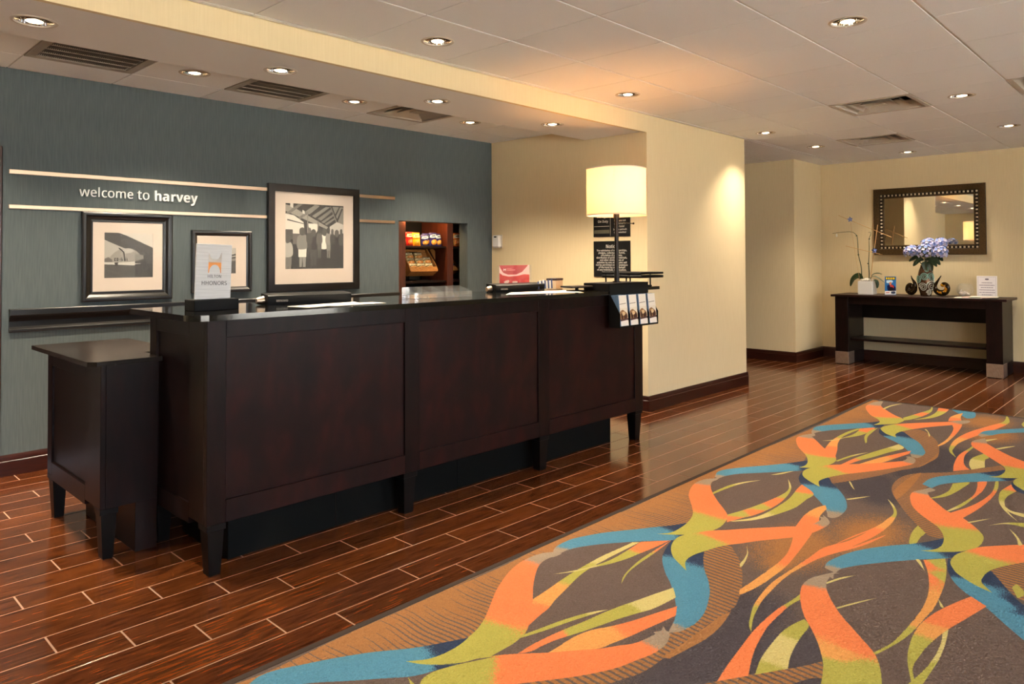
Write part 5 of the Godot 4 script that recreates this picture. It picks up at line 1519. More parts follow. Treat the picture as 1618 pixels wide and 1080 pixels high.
	for i in 9:
		var p := thing("pen", "thin upright %s pen in the clear rack, number %s from the near end" % [["blue", "white"][i % 2], ["one", "two", "three", "four", "five", "six", "seven", "eight", "nine"][i]], "pen", Vector3(3.815 + 0.021 * i, SLAB + 0.0125, -3.41 - 0.0026 * i), 0.0, "pens in the counter rack")
		part("barrel", cyl(Vector3.ZERO, Vector3(0.0, 0.052 + 0.012 * fposmod(i * 0.618, 1.0), -0.004), 0.0055, 10), M.pen_blue if i % 2 == 0 else M.white, p)
	t = thing("note_box", "cream note box with brown pattern standing past the pens", "box", Vector3(4.06, SLAB, -3.47), 0.2)
	part("box_body", bx(Vector3(-0.05, 0, -0.04), Vector3(0.05, 0.075, 0.04), 0.003), M.cream_card, t)
	part("lid", bx(Vector3(-0.053, 0.066, -0.043), Vector3(0.053, 0.082, 0.043), 0.003), M.brown_card, t)
	t = thing("card_terminal", "flat black card terminal on a low foot beside the lamp box", "card reader", Vector3(3.93, SLAB, -3.16), -0.2)
	part("foot", bx(Vector3(-0.06, 0, -0.045), Vector3(0.06, 0.007, 0.045), 0.003), M.black_matte, t)
	part("stem", cyl(Vector3(0, 0.006, 0), Vector3(0, 0.026, 0), 0.012), M.black_matte, t)
	part("plate", bx(Vector3(-0.095, 0.024, -0.065), Vector3(0.095, 0.037, 0.065), 0.004), M.black, t)
	# two-tier black tray at the far end
	t = thing("letter_tray", "two tier flat black letter tray standing past the lamp at the counter's far end", "tray", Vector3(4.80, SLAB, -3.29))
	part("lower_tray", bx(Vector3(-0.155, 0.0, -0.165), Vector3(0.14, 0.014, 0.085), 0.003), M.black_matte, t)
	part("upper_tray", bx(Vector3(-0.162, 0.102, -0.185), Vector3(0.150, 0.118, 0.185), 0.003), M.black_matte, t)
	part("cover_plate", bx(Vector3(-0.162, 0.074, -0.185), Vector3(0.150, 0.094, 0.185), 0.003), M.black, t)
	for x in [-0.148, 0.13]:
		for z in [-0.155, 0.075]:
			part("post", cyl(Vector3(x, 0.012, z), Vector3(x, 0.104, z), 0.006, 10), M.black, t)

func paper(c: Array, lift: float, label: String):
	var st := mb()
	prism(st, PackedVector2Array(c), Vector3(1, 0, 0), Vector3(0, 0, 1), Vector3(0, SLAB + 0.0003 + lift, 0), Vector3(0, SLAB + 0.0013 + lift, 0))
	tag(part(numbered("paper_sheet"), st, M.paper, self), label, "paper", "loose paper on the counter")

# ------------------------------------------------------------------ lamp and brochures
func _lamp():
	var t := thing("table_lamp", "lit white drum shade lamp on a dark pole standing on the counter", "lamp", Vector3(4.262, SLAB + 0.0005, -3.06))
	var body := mb()
	box(body, Vector3(-0.240, 0.0, -0.112), Vector3(0.223, 0.054, 0.106), 0.002)
	box(body, Vector3(-0.240, -0.020, 0.1085), Vector3(0.223, 0.054, 0.117), 0.002)
	box(body, Vector3(-0.240, 0.048, 0.10), Vector3(0.223, 0.054, 0.117), 0.0)
	part("base_box", body, M.black_matte, t)
	part("pole_foot", cyl(Vector3(0, 0.052, 0), Vector3(0, 0.062, 0), 0.030, 24), M.bronze_dark, t)
	var pole := mb()
	lathe(pole, [Vector2(0.0185, 0.055), Vector2(0.0185, 0.13), Vector2(0.0150, 0.135), Vector2(0.0140, 0.52)], 20)
	part("pole", pole, M.lamp_metal, t)
	part("collar", cyl(Vector3(0, 0.512, 0), Vector3(0, 0.545, 0), 0.022, 20), M.bronze_dark, t)
	var rod := mb()
	tube(rod, [Vector3(0.0, 0.481, 0.0), Vector3(0.21, 0.481, 0.0)], 0.003, 8)
	ball(rod, Vector3(0.212, 0.481, 0), Vector3.ONE * 0.008, 6, 10)
	part("switch_rod", rod, M.lamp_metal, t)
	var shade := mb()
	var r := 0.212
	lathe(shade, [Vector2(r, 0.530), Vector2(r, 0.864)], 56)
	part("shade", shade, M.shade, t)
	var hem := mb()
	for y in [0.529, 0.858]:
		lathe(hem, [Vector2(r + 0.0012, y), Vector2(r + 0.0012, y + 0.008)], 56)
	part("shade_hem", hem, M.shade_hem, t)
	var spider := mb()
	for k in 3:
		var a := TAU * k / 3 + 0.5
		tube(spider, [Vector3(0, 0.80, 0), Vector3(cos(a) * r, 0.80, sin(a) * r)], 0.0022, 6)
	tube(spider, [Vector3(0, 0.54, 0), Vector3(0, 0.63, 0)], 0.012, 12)
	tube(spider, [Vector3(0.05, 0.63, 0), Vector3(0.05, 0.80, 0), Vector3(0.0, 0.81, 0)], 0.002, 6)
	part("shade_fitting", spider, M.brushed, t)
	var bulb := mb()
	lathe(bulb, [Vector2(0.0, 0.757), Vector2(0.018, 0.752), Vector2(0.029, 0.735), Vector2(0.031, 0.715), Vector2(0.024, 0.685), Vector2(0.014, 0.655), Vector2(0.013, 0.630), Vector2(0.0, 0.628)].map(func(p): return p), 20)
	part("bulb", bulb, M.bulb, t)
	var l := OmniLight3D.new()
	l.name = "bulb_light"
	l.light_color = LAMP_COLOR
	l.light_energy = LAMP
	l.light_size = 0.03
	l.omni_range = 14.0
	l.omni_attenuation = 2.0
	l.shadow_enabled = true
	l.position = Vector3(0, 0.715, 0)
	t.add_child(l)
	# rack of brochures on the counter front
	var k := thing("brochure_rack", "black sloping four pocket brochure rack hung on the counter front below the lamp", "rack", Vector3(4.262, 0, -2.95))
	var lo := 0.838
	for i in 5:
		var x := -0.240 + 0.11575 * i
		var st := mb()
		var outl := PackedVector2Array([Vector2(-0.003, lo), Vector2(0.088, lo), Vector2(0.088, 0.930 if i in [0, 4] else 0.925), Vector2(0.010, 1.055), Vector2(-0.003, 1.055)])
		prism(st, outl, Vector3(0, 0, 1), Vector3.UP, Vector3(x - 0.002, 0, 0), Vector3(x + 0.002, 0, 0))
		part("divider", st, M.black_matte, k)
	part("back_plate", bx(Vector3(-0.240, lo, -0.003), Vector3(0.223, 1.06, 0.0)), M.black_matte, k)
	part("bottom_plate", bx(Vector3(-0.240, lo, 0.0), Vector3(0.223, lo + 0.004, 0.09), 0.001), M.black_matte, k)
	part("front_lip", bx(Vector3(-0.240, lo, 0.086), Vector3(0.223, lo + 0.012, 0.090), 0.001), M.black_matte, k)
	var cover := picture(96, 192, Color(0.90, 0.86, 0.78), [[Color(0.93, 0.90, 0.84), [0, 0, 100, 0, 100, 40, 0, 40]], [Color(0.55, 0.50, 0.45), [12, 27, 88, 25, 88, 27, 12, 29]], [Color(0.60, 0.45, 0.30), [10, 52, 40, 46, 70, 52, 92, 60, 90, 74, 20, 78, 8, 66], 1], [Color(0.28, 0.19, 0.15), [20, 58, 45, 56, 40, 74, 22, 74], 1], [Color(0.30, 0.2, 0.16), [52, 62, 84, 60, 86, 72, 54, 74], 1], [Color(0.86, 0.74, 0.55), [34, 54, 62, 52, 66, 62, 40, 64], 1], [Color(0.35, 0.26, 0.24), [0, 76, 100, 73, 100, 80, 0, 82]], [Color(0.93, 0.90, 0.86), [6, 82, 90, 79, 90, 97, 6, 99]], [Color(0.30, 0.42, 0.55), [0, 0, 9, 0, 9, 100, 0, 100]]])
	var cm := print_mat(cover, 0.45)
	var names := ["first pocket", "second pocket", "third pocket", "fourth pocket"]
	for i in 4:
		for j in (6 if i == 0 else 3):
			var front: bool = j == 0
			var b := thing("brochure", ("front brochure with a food photograph, %s of the counter rack" if front else "brochure behind others in the %s of the counter rack") % names[i] if front or j == 1 else "%s of the rack, brochure %s the front one" % [names[i], ["", "", "second behind", "third behind", "fourth behind", "fifth behind"][j]], "brochure", Vector3(4.262 - 0.240 + 0.058 + 0.11575 * i + (rng.randf() - 0.5) * 0.004, lo + 0.005, -2.868 - 0.011 * j), 0.0, "brochures in the counter rack")
			var o := part("booklet", bx(Vector3(-0.050, 0, -0.003), Vector3(0.050, 0.215 - 0.002 * (j % 2), 0.003), 0.0006), M.brochure_edge, b)
			o.rotation.x = -0.10
			if front:
				var c := part("cover", sheet(Vector3(-0.0495, 0.0005, 0.0032), Vector3(0.099, 0, 0), Vector3(0, 0.2135, 0), Vector3(0, 0, 1)), cm, b)
				c.rotation.x = -0.10

# ------------------------------------------------------------------ console table and mirror on the end wall
const TT := 0.850

func _console():
	var t := thing("console_table", "long dark wood console table with metal capped slab legs under the mirror", "table", Vector3(9.25, 0, -2.485))
	var w := 0.87
	part("tabletop", bx(Vector3(-0.025, TT - 0.026, -w - 0.045), Vector3(0.575, TT, w + 0.045), 0.003), M.wood_panel, t)
	for s in [-1.0, 1.0]:
		var a: float = minf(s * w, s * (w - 0.152))
		var b: float = maxf(s * w, s * (w - 0.152))
		part("leg", bx(Vector3(0.0, 0.152, a), Vector3(0.55, TT - 0.026, b), 0.002), M.wood, t)
		part("foot_cap", bx(Vector3(-0.003, 0.006, a - 0.003), Vector3(0.20, 0.152, b + 0.003), 0.002), M.foot_metal, t)
		part("foot_block", bx(Vector3(0.20, 0.006, a), Vector3(0.55, 0.152, b), 0.002), M.wood, t)
		part("glide", bx(Vector3(0.01, 0.0, a + 0.01), Vector3(0.54, 0.007, b - 0.01)), M.black, t)
	part("apron", bx(Vector3(0.012, 0.735, -w + 0.152), Vector3(0.035, TT - 0.026, w - 0.152), 0.002), M.wood, t)
	part("back_apron", bx(Vector3(0.50, 0.545, -w + 0.152), Vector3(0.53, TT - 0.026, w - 0.152), 0.002), M.wood_black, t)
	part("lower_shelf", bx(Vector3(0.07, 0.290, -w + 0.152), Vector3(0.50, 0.315, w - 0.152), 0.003), M.wood, t)
	# mirror: local x runs along the wall, z out of it
	var m := thing("wall_mirror", "wide bronze framed mirror with beaded inner edge above the console table", "mirror", Vector3(9.848, 0, 0), -PI / 2)
	var lo := Vector2(-3.072, 1.333)
	var hi := Vector2(-1.860, 2.163)
	part("frame", moulding(lo, hi, [Vector2(0, 0), Vector2(0, 0.030), Vector2(0.004, 0.034), Vector2(0.068, 0.028), Vector2(0.072, 0.022)]), M.bronze, m)
	part("bead_channel", moulding(lo, hi, [Vector2(0.072, 0.022), Vector2(0.074, 0.017), Vector2(0.104, 0.015), Vector2(0.107, 0.021)]), M.bronze_dark, m)
	part("inner_fillet", moulding(lo, hi, [Vector2(0.107, 0.021), Vector2(0.118, 0.019), Vector2(0.124, 0.008)]), M.bronze, m)
	part("mirror_glass", bx(Vector3(lo.x + 0.118, lo.y + 0.118, 0.003), Vector3(hi.x - 0.118, hi.y - 0.118, 0.009)), M.mirror, m)
	var beads := mb()
	var links := mb()
	var i0 := lo + Vector2.ONE * 0.089
	var i1 := hi - Vector2.ONE * 0.089
	var nx := 25
	var ny := 16
	for k in nx:
		for y in [i0.y, i1.y]:
			bead(beads, links, Vector3(lerpf(i0.x, i1.x, float(k) / (nx - 1)), y, 0.018), true)
	for k in range(1, ny - 1):
		for x in [i0.x, i1.x]:
			bead(beads, links, Vector3(x, lerpf(i0.y, i1.y, float(k) / (ny - 1)), 0.018), false)
	part("beading", beads, M.silver_bead, m).set_meta("kind", "stuff")
	part("bead_links", links, M.bronze, m).set_meta("kind", "stuff")

func bead(a: SurfaceTool, b: SurfaceTool, c: Vector3, along: bool):
	ball(a, c + Vector3(0, 0, 0.003), Vector3(0.0115, 0.0115, 0.009), 5, 8)
	var d := Vector3(0, 0.0135, 0) if along else Vector3(0.0135, 0, 0)
	for s in [-1, 1]:
		ball(b, c + d * s, Vector3(0.016, 0.004, 0.006) if along else Vector3(0.004, 0.016, 0.006), 4, 6)

func at_table(z: float, y: float, out := 0.0) -> Vector3:
	return Vector3(9.55 - out, y, z)

func on_wall(pts: Array, out := 0.0, sway := 0.0) -> Array:
	var r := []
	for i in pts.size():
		r.append(Vector3(9.55 - out + sway * sin(i * 1.3), pts[i][1], pts[i][0]))
	return r

func leaf_mesh(path: Array, width: float, lift: Vector3) -> SurfaceTool:
	# a pointed blade along a curve, slightly folded along the midrib, with a little thickness
	var st := mb()
	var sm := smoothed(path, 5)
	var n := sm.size()
	var up := lift.normalized()
	var l := []
	var r := []
	for i in n:
		var t: Vector3 = (sm[mini(i + 1, n - 1)] - sm[maxi(i - 1, 0)]).normalized()
		var s := t.cross(up).normalized()
		var w := width * pow(sin(PI * clampf(float(i) / (n - 1) * 0.94 + 0.03, 0, 1)), 0.7)
		l.append(sm[i] + s * w + up * w * 0.25)
		r.append(sm[i] - s * w + up * w * 0.25)
	for i in n - 1:
		for e in [0.0, -0.0015]:
			var o: Vector3 = up * e
			var d := up if e == 0.0 else -up
			face(st, [sm[i] + o, sm[i + 1] + o, l[i + 1] + o, l[i] + o], d)
			face(st, [sm[i] + o, sm[i + 1] + o, r[i + 1] + o, r[i] + o], d)
	return st

func _on_console():
	# orchid in a white cube pot
	var t := thing("potted_orchid", "bare stemmed orchid with canes in a white cube pot on the console table", "plant")
	var pz := -3.072
	var pot := mb()
	for q in [[-0.084, -0.078, -0.084, 0.084], [0.078, 0.084, -0.084, 0.084], [-0.078, 0.078, -0.084, -0.078], [-0.078, 0.078, 0.078, 0.084]]:
		box(pot, Vector3(9.55 + q[0], TT, pz + q[2]), Vector3(9.55 + q[1], 1.012, pz + q[3]), 0.002)
	box(pot, Vector3(9.472, TT, pz - 0.078), Vector3(9.628, TT + 0.01, pz + 0.078))
	part("pot", pot, M.white, t)
	var beads := mb()
	for k in 90:
		var a := rng.randf() * TAU
		var r := sqrt(rng.randf()) * 0.07
		ball(beads, Vector3(9.55 + cos(a) * r, 1.008 + 0.028 * (1 - r / 0.08) * rng.randf() + 0.012, pz + sin(a) * r), Vector3.ONE * (0.008 + 0.006 * rng.randf()), 4, 7)
	box(beads, Vector3(9.474, 0.95, pz - 0.076), Vector3(9.626, 1.006, pz + 0.076))
	part("pebble_filling", beads, M.pebble, t).set_meta("kind", "stuff")
	var s1 := smoothed(on_wall([[-3.132, 1.01], [-3.132, 1.064], [-3.138, 1.195], [-3.163, 1.338], [-3.167, 1.448], [-3.178, 1.547], [-3.191, 1.586], [-3.243, 1.624], [-3.334, 1.626], [-3.475, 1.612]], 0.02, 0.01), 4)
	var st := mb()
	tube(st, s1, range(s1.size()).map(func(i): return lerpf(0.0062, 0.0022, float(i) / s1.size())), 8)
	for q in [[-3.164, 1.338], [-3.183, 1.575]]:
		ball(st, Vector3(9.525, q[1], q[0]), Vector3(0.010, 0.008, 0.012), 5, 8)
	part("stem", st, M.stem, t)
	var s2 := smoothed(on_wall([[-3.052, 1.01], [-3.052, 1.098], [-3.055, 1.228], [-3.043, 1.381], [-3.041, 1.533], [-3.025, 1.587], [-3.030, 1.615], [-3.056, 1.615]], 0.0, 0.01), 4)
	st = mb()
	tube(st, s2, range(s2.size()).map(func(i): return lerpf(0.0068, 0.0016, float(i) / s2.size())), 8)
	for q in [[-3.041, 1.533], [-3.060, 1.228]]:
		ball(st, Vector3(9.548, q[1], q[0]), Vector3(0.010, 0.007, 0.012), 5, 8)
	part("stem", st, M.stem, t)
	for q in [[[-3.010, 1.01], [-3.016, 1.098], [-2.988, 1.315], [-2.971, 1.423], [-2.932, 1.704], 0.0042], [[-3.150, 1.01], [-3.156, 1.064], [-3.209, 1.416], [-3.238, 1.648], [-3.252, 1.781], 0.0016], [[-3.396, 1.838], [-2.780, 1.549], 0.0033], [[-3.315, 1.450], [-2.882, 1.336], 0.0033]]:
		st = mb()
		tube(st, on_wall(q.slice(0, -1), 0.035), q[-1], 7)
		part("cane", st, M.cane, t)
	part("leaf", leaf_mesh(on_wall([[-3.115, 1.03], [-3.16, 1.075], [-3.225, 1.035], [-3.262, 0.945]], 0.03), 0.042, Vector3(-1, 0.5, -0.5)), M.leaf, t)
	part("leaf", leaf_mesh(on_wall([[-3.035, 1.03], [-3.00, 1.09], [-2.945, 1.108], [-2.892, 1.096]], 0.02), 0.016, Vector3(-0.4, 1, 0)), M.leaf, t)
	part("leaf", leaf_mesh(on_wall([[-3.03, 1.02], [-2.985, 1.072], [-2.925, 1.055], [-2.854, 0.995]], 0.06), 0.013, Vector3(-0.4, 1, 0)), M.leaf, t)
	part("leaf", leaf_mesh(on_wall([[-3.02, 1.02], [-2.975, 1.012], [-2.962, 0.97], [-2.965, 0.925]], -0.02), 0.022, Vector3(-1, 0.2, 1)), M.leaf, t)
	for q in [[-3.252, 1.781], [-2.972, 1.388]]:
		st = mb()
		for k in 5:
			var a := TAU * k / 5 + 0.4
			var c := Vector3(9.508, q[1], q[0])
			var d := Vector3(0, sin(a), cos(a))
			var e := Vector3(0, cos(a), -sin(a))
			face(st, [c, c + d * 0.02 + e * 0.011, c + d * 0.036 - Vector3(0.008, 0, 0), c + d * 0.02 - e * 0.011], Vector3(-1, 0, 0))
		ball(st, Vector3(9.506, q[1], q[0]), Vector3.ONE * 0.011, 5, 8)
		part("clip_flower", st, M.clip_blue, t)
	st = mb()
	ball(st, Vector3(9.53, 1.586, -3.426), Vector3(0.006, 0.022, 0.012), 6, 8)
	part("petal", st, M.petal_white, t)
	# standing leaflet
	var leaflet := picture(110, 200, Color(0.16, 0.42, 0.68), [[Color(0.05, 0.10, 0.16), [8, 3, 92, 3, 92, 18, 8, 18]], [Color(0.92, 0.78, 0.16), [10, 5, 24, 5, 24, 16, 10, 16]], [Color(0.92, 0.78, 0.16), [28, 5, 44, 5, 44, 16, 28, 16]], [Color(0.92, 0.78, 0.16), [48, 5, 64, 5, 64, 16, 48, 16]], [Color(0.92, 0.78, 0.16), [68, 5, 88, 5, 88, 16, 68, 16]], [Color(0.75, 0.86, 0.93), [15, 22, 60, 20, 70, 32, 20, 36], 1], [Color(0.08, 0.10, 0.28), [20, 50, 60, 42, 95, 60, 90, 80, 30, 78], 1], [Color(0.80, 0.50, 0.36), [38, 34, 56, 30, 58, 44, 46, 50], 1], [Color(0.75, 0.25, 0.22), [46, 48, 70, 46, 80, 60, 56, 66], 1], [Color(0.10, 0.09, 0.10), [40, 60, 70, 58, 74, 80, 44, 82], 1], [Color(0.93, 0.93, 0.94), [2, 80, 98, 78, 98, 98, 2, 99]], [Color(0.75, 0.14, 0.14), [10, 87, 42, 86, 42, 90, 10, 91]], [Color(0.2, 0.25, 0.35), [58, 82, 90, 81, 90, 93, 58, 93], 1]])
	t = thing("leaflet", "small blue leaflet with yellow title standing beside the orchid pot", "leaflet", Vector3(9.52, TT + 0.001, -2.80), -PI / 2 + 0.12)
	var o := part("booklet", bx(Vector3(-0.062, 0, -0.004), Vector3(0.062, 0.222, 0.0), 0.0005), M.paper, t)
	o.rotation.x = -0.08
	o = part("cover", sheet(Vector3(-0.0615, 0.0005, 0.0004), Vector3(0.123, 0, 0), Vector3(0, 0.221, 0), Vector3(0, 0, 1)), print_mat(leaflet, 0.4), t)
	o.rotation.x = -0.08
	o = part("easel_foot", bx(Vector3(-0.02, 0.0, -0.06), Vector3(0.02, 0.003, -0.004)), M.acrylic, t)
	# vase with raised scrolls
	t = thing("vase", "bronze vase with raised silver and teal scrolls holding hydrangeas", "vase", Vector3(9.55, TT, -2.422))
	var prof := [Vector2(0.0, 0.001), Vector2(0.052, 0.001), Vector2(0.056, 0.006), Vector2(0.064, 0.04), Vector2(0.077, 0.09), Vector2(0.085, 0.14), Vector2(0.086, 0.19), Vector2(0.080, 0.25), Vector2(0.068, 0.305), Vector2(0.055, 0.340), Vector2(0.052, 0.352), Vector2(0.055, 0.360), Vector2(0.048, 0.360), Vector2(0.046, 0.345), Vector2(0.060, 0.305), Vector2(0.070, 0.25), Vector2(0.0, 0.23)]
	st = mb()
	lathe(st, prof, 40)
	part("vase_body", st, M.vase, t)
	for q in [[-0.42, 0.118, 0.062, 0], [-0.40, 0.225, 0.050, 1], [0.55, 0.225, 0.045, 1], [0.75, 0.105, 0.050, 0], [0.25, 0.312, 0.036, 1], [-0.15, 0.040, 0.036, 0], [-1.35, 0.165, 0.05, 0], [1.5, 0.19, 0.05, 1], [-0.95, 0.30, 0.03, 0]]:
		st = mb()
		var pts := []
		for k in 44:
			var f := k / 43.0
			var a: float = f * TAU * 2.4
			var rr: float = q[2] * (1.0 - f * 0.88)
			var y: float = q[1] + rr * sin(a)
			var rad := vase_radius(prof, y) + 0.002
			# direction 0 looks at the room, towards (-x, +z)
			var ang: float = PI * 0.80 + q[0] + rr * cos(a) / 0.085
			pts.append(Vector3(cos(ang) * rad, y, sin(ang) * rad))
		tube(st, pts, range(44).map(func(i): return 0.0068 - 0.0036 * i / 44.0), 6)
		part("scroll", st, M.scroll_silver if q[3] == 0 else M.scroll_teal, t)
	# hydrangeas, one thing per stem
	var heads := [[-2.565, 1.370, 0.074, 0.05, "low head at the orchid side, pale lilac"], [-2.405, 1.366, 0.088, 0.09, "largest head in the middle front"], [-2.392, 1.452, 0.072, 0.0, "top head above the middle one"], [-2.270, 1.466, 0.064, -0.05, "topmost head reaching over the mirror glass"], [-2.250, 1.352, 0.072, 0.06, "low head at the swirl ornament side"]]
	for h in heads:
		var f := thing("hydrangea", "blue hydrangea stem in the bronze vase, " + h[4], "flower", Vector3(9.55 - h[3], h[1], h[0]), 0.0, "hydrangeas in the bronze vase")
		var foot := Vector3(h[3] * 0.9, 1.175 - h[1], (-2.422 - h[0]) * 0.95)
		st = mb()
		tube(st, smoothed([Vector3(h[3] * 0.8, 1.10 - h[1], -2.422 - h[0]), foot, foot * 0.45 + Vector3(0, 0.0, 0), Vector3.ZERO], 4), 0.005, 7)
		part("stem", st, M.stem, f)
		# florets: four cupped petals each, packed over a ball
		for tint in 3:
			st = mb()
			var n := 46
			for k in n:
				if k % 3 != tint:
					continue
				var yy := 1.0 - 1.55 * (k + 0.5) / n
				var a := k * 2.39996
				var d := Vector3(sqrt(1 - yy * yy) * cos(a), yy, sqrt(1 - yy * yy) * sin(a))
				floret(st, d * h[2] * (0.86 + 0.2 * rng.randf()), d, 0.021 + 0.006 * rng.randf(), rng.randf() * TAU)
			part("floret_cluster", st, M.florets[tint], f).set_meta("kind", "stuff")
		st = mb()
		ball(st, Vector3.ZERO, Vector3.ONE * h[2] * 0.74, 8, 12)
		part("core", st, M.leaf, f)
	var lv := [[[-2.45, 1.29], [-2.51, 1.30], [-2.585, 1.255], 0.05], [[-2.42, 1.27], [-2.47, 1.27], [-2.53, 1.215], 0.08], [[-2.42, 1.25], [-2.41, 1.22], [-2.402, 1.155], 0.09], [[-2.38, 1.25], [-2.35, 1.215], [-2.335, 1.14], 0.09], [[-2.37, 1.28], [-2.31, 1.28], [-2.255, 1.215], 0.06], [[-2.36, 1.30], [-2.29, 1.31], [-2.235, 1.26], 0.02], [[-2.40, 1.28], [-2.34, 1.27], [-2.285, 1.195], 0.08], [[-2.46, 1.26], [-2.50, 1.25], [-2.545, 1.20], 0.03]]
	var hosts := get_children().filter(func(c): return str(c.name).begins_with("hydrangea"))
	for i in lv.size():
		var q: Array = lv[i]
		var host: Node3D = hosts[i % hosts.size()]
		var pts := on_wall(q.slice(0, 3), q[3]).map(func(p): return p - host.position)
		part("leaf", leaf_mesh(pts, 0.030, Vector3(-0.8, 0.7, 0.1)), M.leaf, host)
	# curled glass ornaments
	t = thing("swirl_ornament", "bronze curl ornament with orange mosaic face, between vase and glass bowl", "ornament", Vector3(9.55, TT, 0), 0.0, "curled ornaments beside the vase")
	var c1 := smoothed(flat_curve([[-2.259, 0.240], [-2.293, 0.183], [-2.322, 0.126], [-2.322, 0.085], [-2.298, 0.050], [-2.258, 0.038], [-2.222, 0.048], [-2.200, 0.082], [-2.199, 0.118], [-2.216, 0.143], [-2.241, 0.147], [-2.256, 0.134], [-2.254, 0.118], [-2.243, 0.114]]), 5)
	var rad := [0.003, 0.011, 0.020, 0.027, 0.033, 0.037, 0.035, 0.030, 0.025, 0.020, 0.016, 0.012, 0.009, 0.006]
	st = mb()
	tube(st, c1, spread(rad, c1.size()), 14, Vector2(0.8, 1.0))
	part("horn", st, M.ornament, t)
	st = mb()
	for k in 26:
		var a := rng.randf() * 4.2 - 1.9
		var rr := 0.036 + rng.randf() * 0.016
		ball(st, Vector3(-0.028 - 0.006 * rng.randf(), 0.086 + sin(a - 0.6) * rr, -2.252 + cos(a - 0.6) * rr), Vector3(0.006, 0.010, 0.010), 4, 6)
	part("mosaic", st, M.mosaic, t).set_meta("kind", "stuff")
	t = thing("swirl_ornament", "dark bronze curl ornament with closed bowl, between leaflet and vase", "ornament", Vector3(9.55, TT, 0), 0.0, "curled ornaments beside the vase")
	var c2 := smoothed(flat_curve([[-2.577, 0.236], [-2.566, 0.197], [-2.543, 0.156], [-2.537, 0.106], [-2.548, 0.066], [-2.576, 0.050], [-2.603, 0.060], [-2.612, 0.088], [-2.602, 0.118], [-2.584, 0.128], [-2.570, 0.112], [-2.574, 0.088]]), 5)
	rad = [0.003, 0.009, 0.018, 0.026, 0.034, 0.047, 0.040, 0.032, 0.027, 0.022, 0.016, 0.010]
	st = mb()
	tube(st, c2, spread(rad, c2.size()), 14, Vector2(1.0, 1.0))
	part("horn", st, M.ornament, t)
	# glass bowl with shells
	t = thing("glass_bowl", "round clear glass bowl with white shells on the console table", "bowl", Vector3(9.56, TT, -2.022))
	st = mb()
	var gp := []
	for k in 15:
		var a := -PI / 2 + 0.35 + (PI - 0.95) * k / 14.0
		gp.append(Vector2(cos(a) * 0.088, 0.084 + sin(a) * 0.085))
	gp.push_front(Vector2(0.0, 0.002))
	lathe(st, gp, 36)
	part("bowl_glass", st, M.clear_glass, t)
	for q in [[Vector3(-0.02, 0.030, -0.030), Vector3(-0.03, 0.085, -0.035), 0.034, "the big cone"], [Vector3(0.02, 0.03, 0.01), Vector3(-0.03, 0.062, 0.015), 0.026, "the second largest"], [Vector3(-0.03, 0.03, 0.03), Vector3(-0.04, 0.05, 0.055), 0.018, "the smallest, towards the notice card"], [Vector3(0.03, 0.03, -0.02), Vector3(0.05, 0.07, -0.01), 0.022, "at the back by the wall"]]:
		var sh := thing("seashell", "white spiral seashell in the round glass bowl, " + q[3], "shell", t.position, 0.0, "seashells in the glass bowl")
		st = mb()
		var sp := []
		var sr := []
		for k in 40:
			var f := k / 39.0
			var ax: Vector3 = q[0].lerp(q[1], f)
			var rr: float = q[2] * (1 - f) * 0.55
			sp.append(ax + Vector3(cos(f * 16) * rr, 0, sin(f * 16) * rr))
			sr.append(maxf(q[2] * (1 - f) * 0.62, 0.002))
		tube(st, sp, sr, 8)
		part("whorl", st, M.shell_white, sh)
	# white notice card
	t = thing("notice_card", "white framed notice card standing on the console table by the glass bowl", "sign", Vector3(9.57, TT, -1.812), -PI / 2)
	o = part("card", bx(Vector3(-0.098, 0, -0.006), Vector3(0.098, 0.242, 0.0), 0.001), M.white, t)
	var rows := [[Color(0.66, 0.62, 0.66), [5, 4, 95, 4, 95, 96, 5, 96]], [Color(0.94, 0.92, 0.93), [6.5, 5.2, 93.5, 5.2, 93.5, 94.8, 6.5, 94.8]], [Color(0.33, 0.31, 0.36), [40, 15, 45, 12, 55, 12, 60, 15, 55, 18.5, 45, 18.5], 1], [Color(0.62, 0.60, 0.66), [46, 14, 54, 14, 54, 16.5, 46, 16.5]]]
	var widths := [[24, 76], [12, 88], [20, 82], [12, 88], [12, 90], [24, 76]]
	for k in 6:
		var x: float = widths[k][0]
		while x < widths[k][1]:
			var e := minf(x + 3.0 + 7.0 * rng.randf(), widths[k][1])
			rows.append([Color(0.60, 0.56, 0.62), [x, 30 + 11.2 * k, e, 30 + 11.2 * k, e, 33.6 + 11.2 * k, x, 33.6 + 11.2 * k]])
			x = e + 1.8
	part("printed_notice", sheet(Vector3(-0.096, 0.001, 0.0006), Vector3(0.192, 0, 0), Vector3(0, 0.240, 0), Vector3(0, 0, 1)), print_mat(picture(192, 240, Color(0.95, 0.93, 0.93), rows, 0.01), 0.6), t)
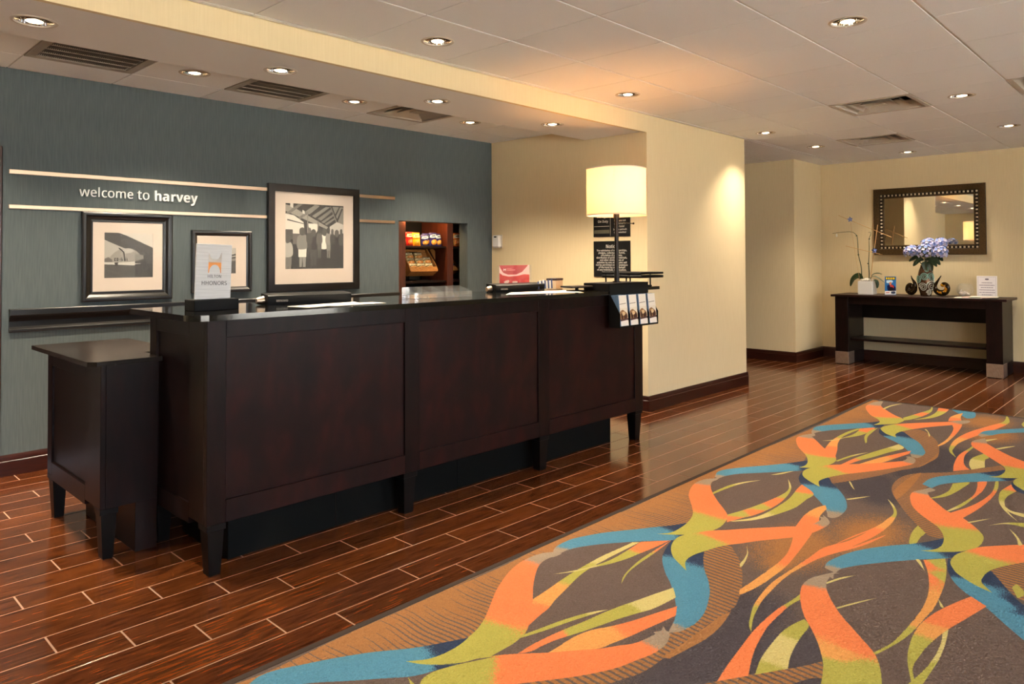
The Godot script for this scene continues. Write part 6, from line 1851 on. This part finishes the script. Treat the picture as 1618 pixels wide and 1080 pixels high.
	part("easel_foot", bx(Vector3(-0.05, 0, -0.07), Vector3(0.05, 0.003, -0.006)), M.acrylic, t)
	# magazines
	var k2 := 0
	for q in [[-1.94, 9.35, 0.06, M.paper, "pale magazine lying at the front edge of the console table, bottom of three"], [-1.86, 9.36, -0.10, M.magazine_pink, "pinkish magazine laid across the pale one on the console table"], [-1.80, 9.355, 0.12, M.paper, "folded newsletter on top of the magazines before the notice card"]]:
		t = thing("magazine", q[4], "magazine", Vector3(q[1], TT + 0.0005 + 0.0062 * k2, q[0]), q[2], "magazines on the console table")
		part("pages", bx(Vector3(-0.10, 0, -0.13), Vector3(0.10, 0.006, 0.13), 0.0012), q[3], t)
		if k2 == 1:
			part("green_panel", bx(Vector3(-0.1008, 0.0008, -0.055), Vector3(0.04, 0.0066, 0.055)), M.green_panel, t)
		k2 += 1

func vase_radius(prof: Array, y: float) -> float:
	for i in range(1, 11):
		if y <= prof[i + 1].y and y >= prof[i].y and prof[i + 1].y > prof[i].y:
			return lerpf(prof[i].x, prof[i + 1].x, (y - prof[i].y) / (prof[i + 1].y - prof[i].y))
	return 0.054

func flat_curve(pts: Array) -> Array:
	return pts.map(func(p): return Vector3(0, p[1], p[0]))

func spread(r: Array, n: int) -> Array:
	var out := []
	for i in n:
		var f := float(i) / (n - 1) * (r.size() - 1)
		var k := mini(int(f), r.size() - 2)
		out.append(lerpf(r[k], r[k + 1], f - k))
	return out

func floret(st: SurfaceTool, c: Vector3, n: Vector3, s: float, spin: float):
	var u := n.cross(Vector3.UP if absf(n.y) < 0.9 else Vector3.RIGHT).normalized()
	var v := n.cross(u)
	for k in 4:
		var a := spin + PI / 2 * k
		var d := u * cos(a) + v * sin(a)
		var e := u * -sin(a) + v * cos(a)
		var p := [c, c + (d * 0.55 + e * 0.5) * s + n * s * 0.18, c + d * s + n * s * 0.32, c + (d * 0.55 - e * 0.5) * s + n * s * 0.18]
		face(st, [p[0], p[1], p[2]], n)
		face(st, [p[0], p[2], p[3]], n)
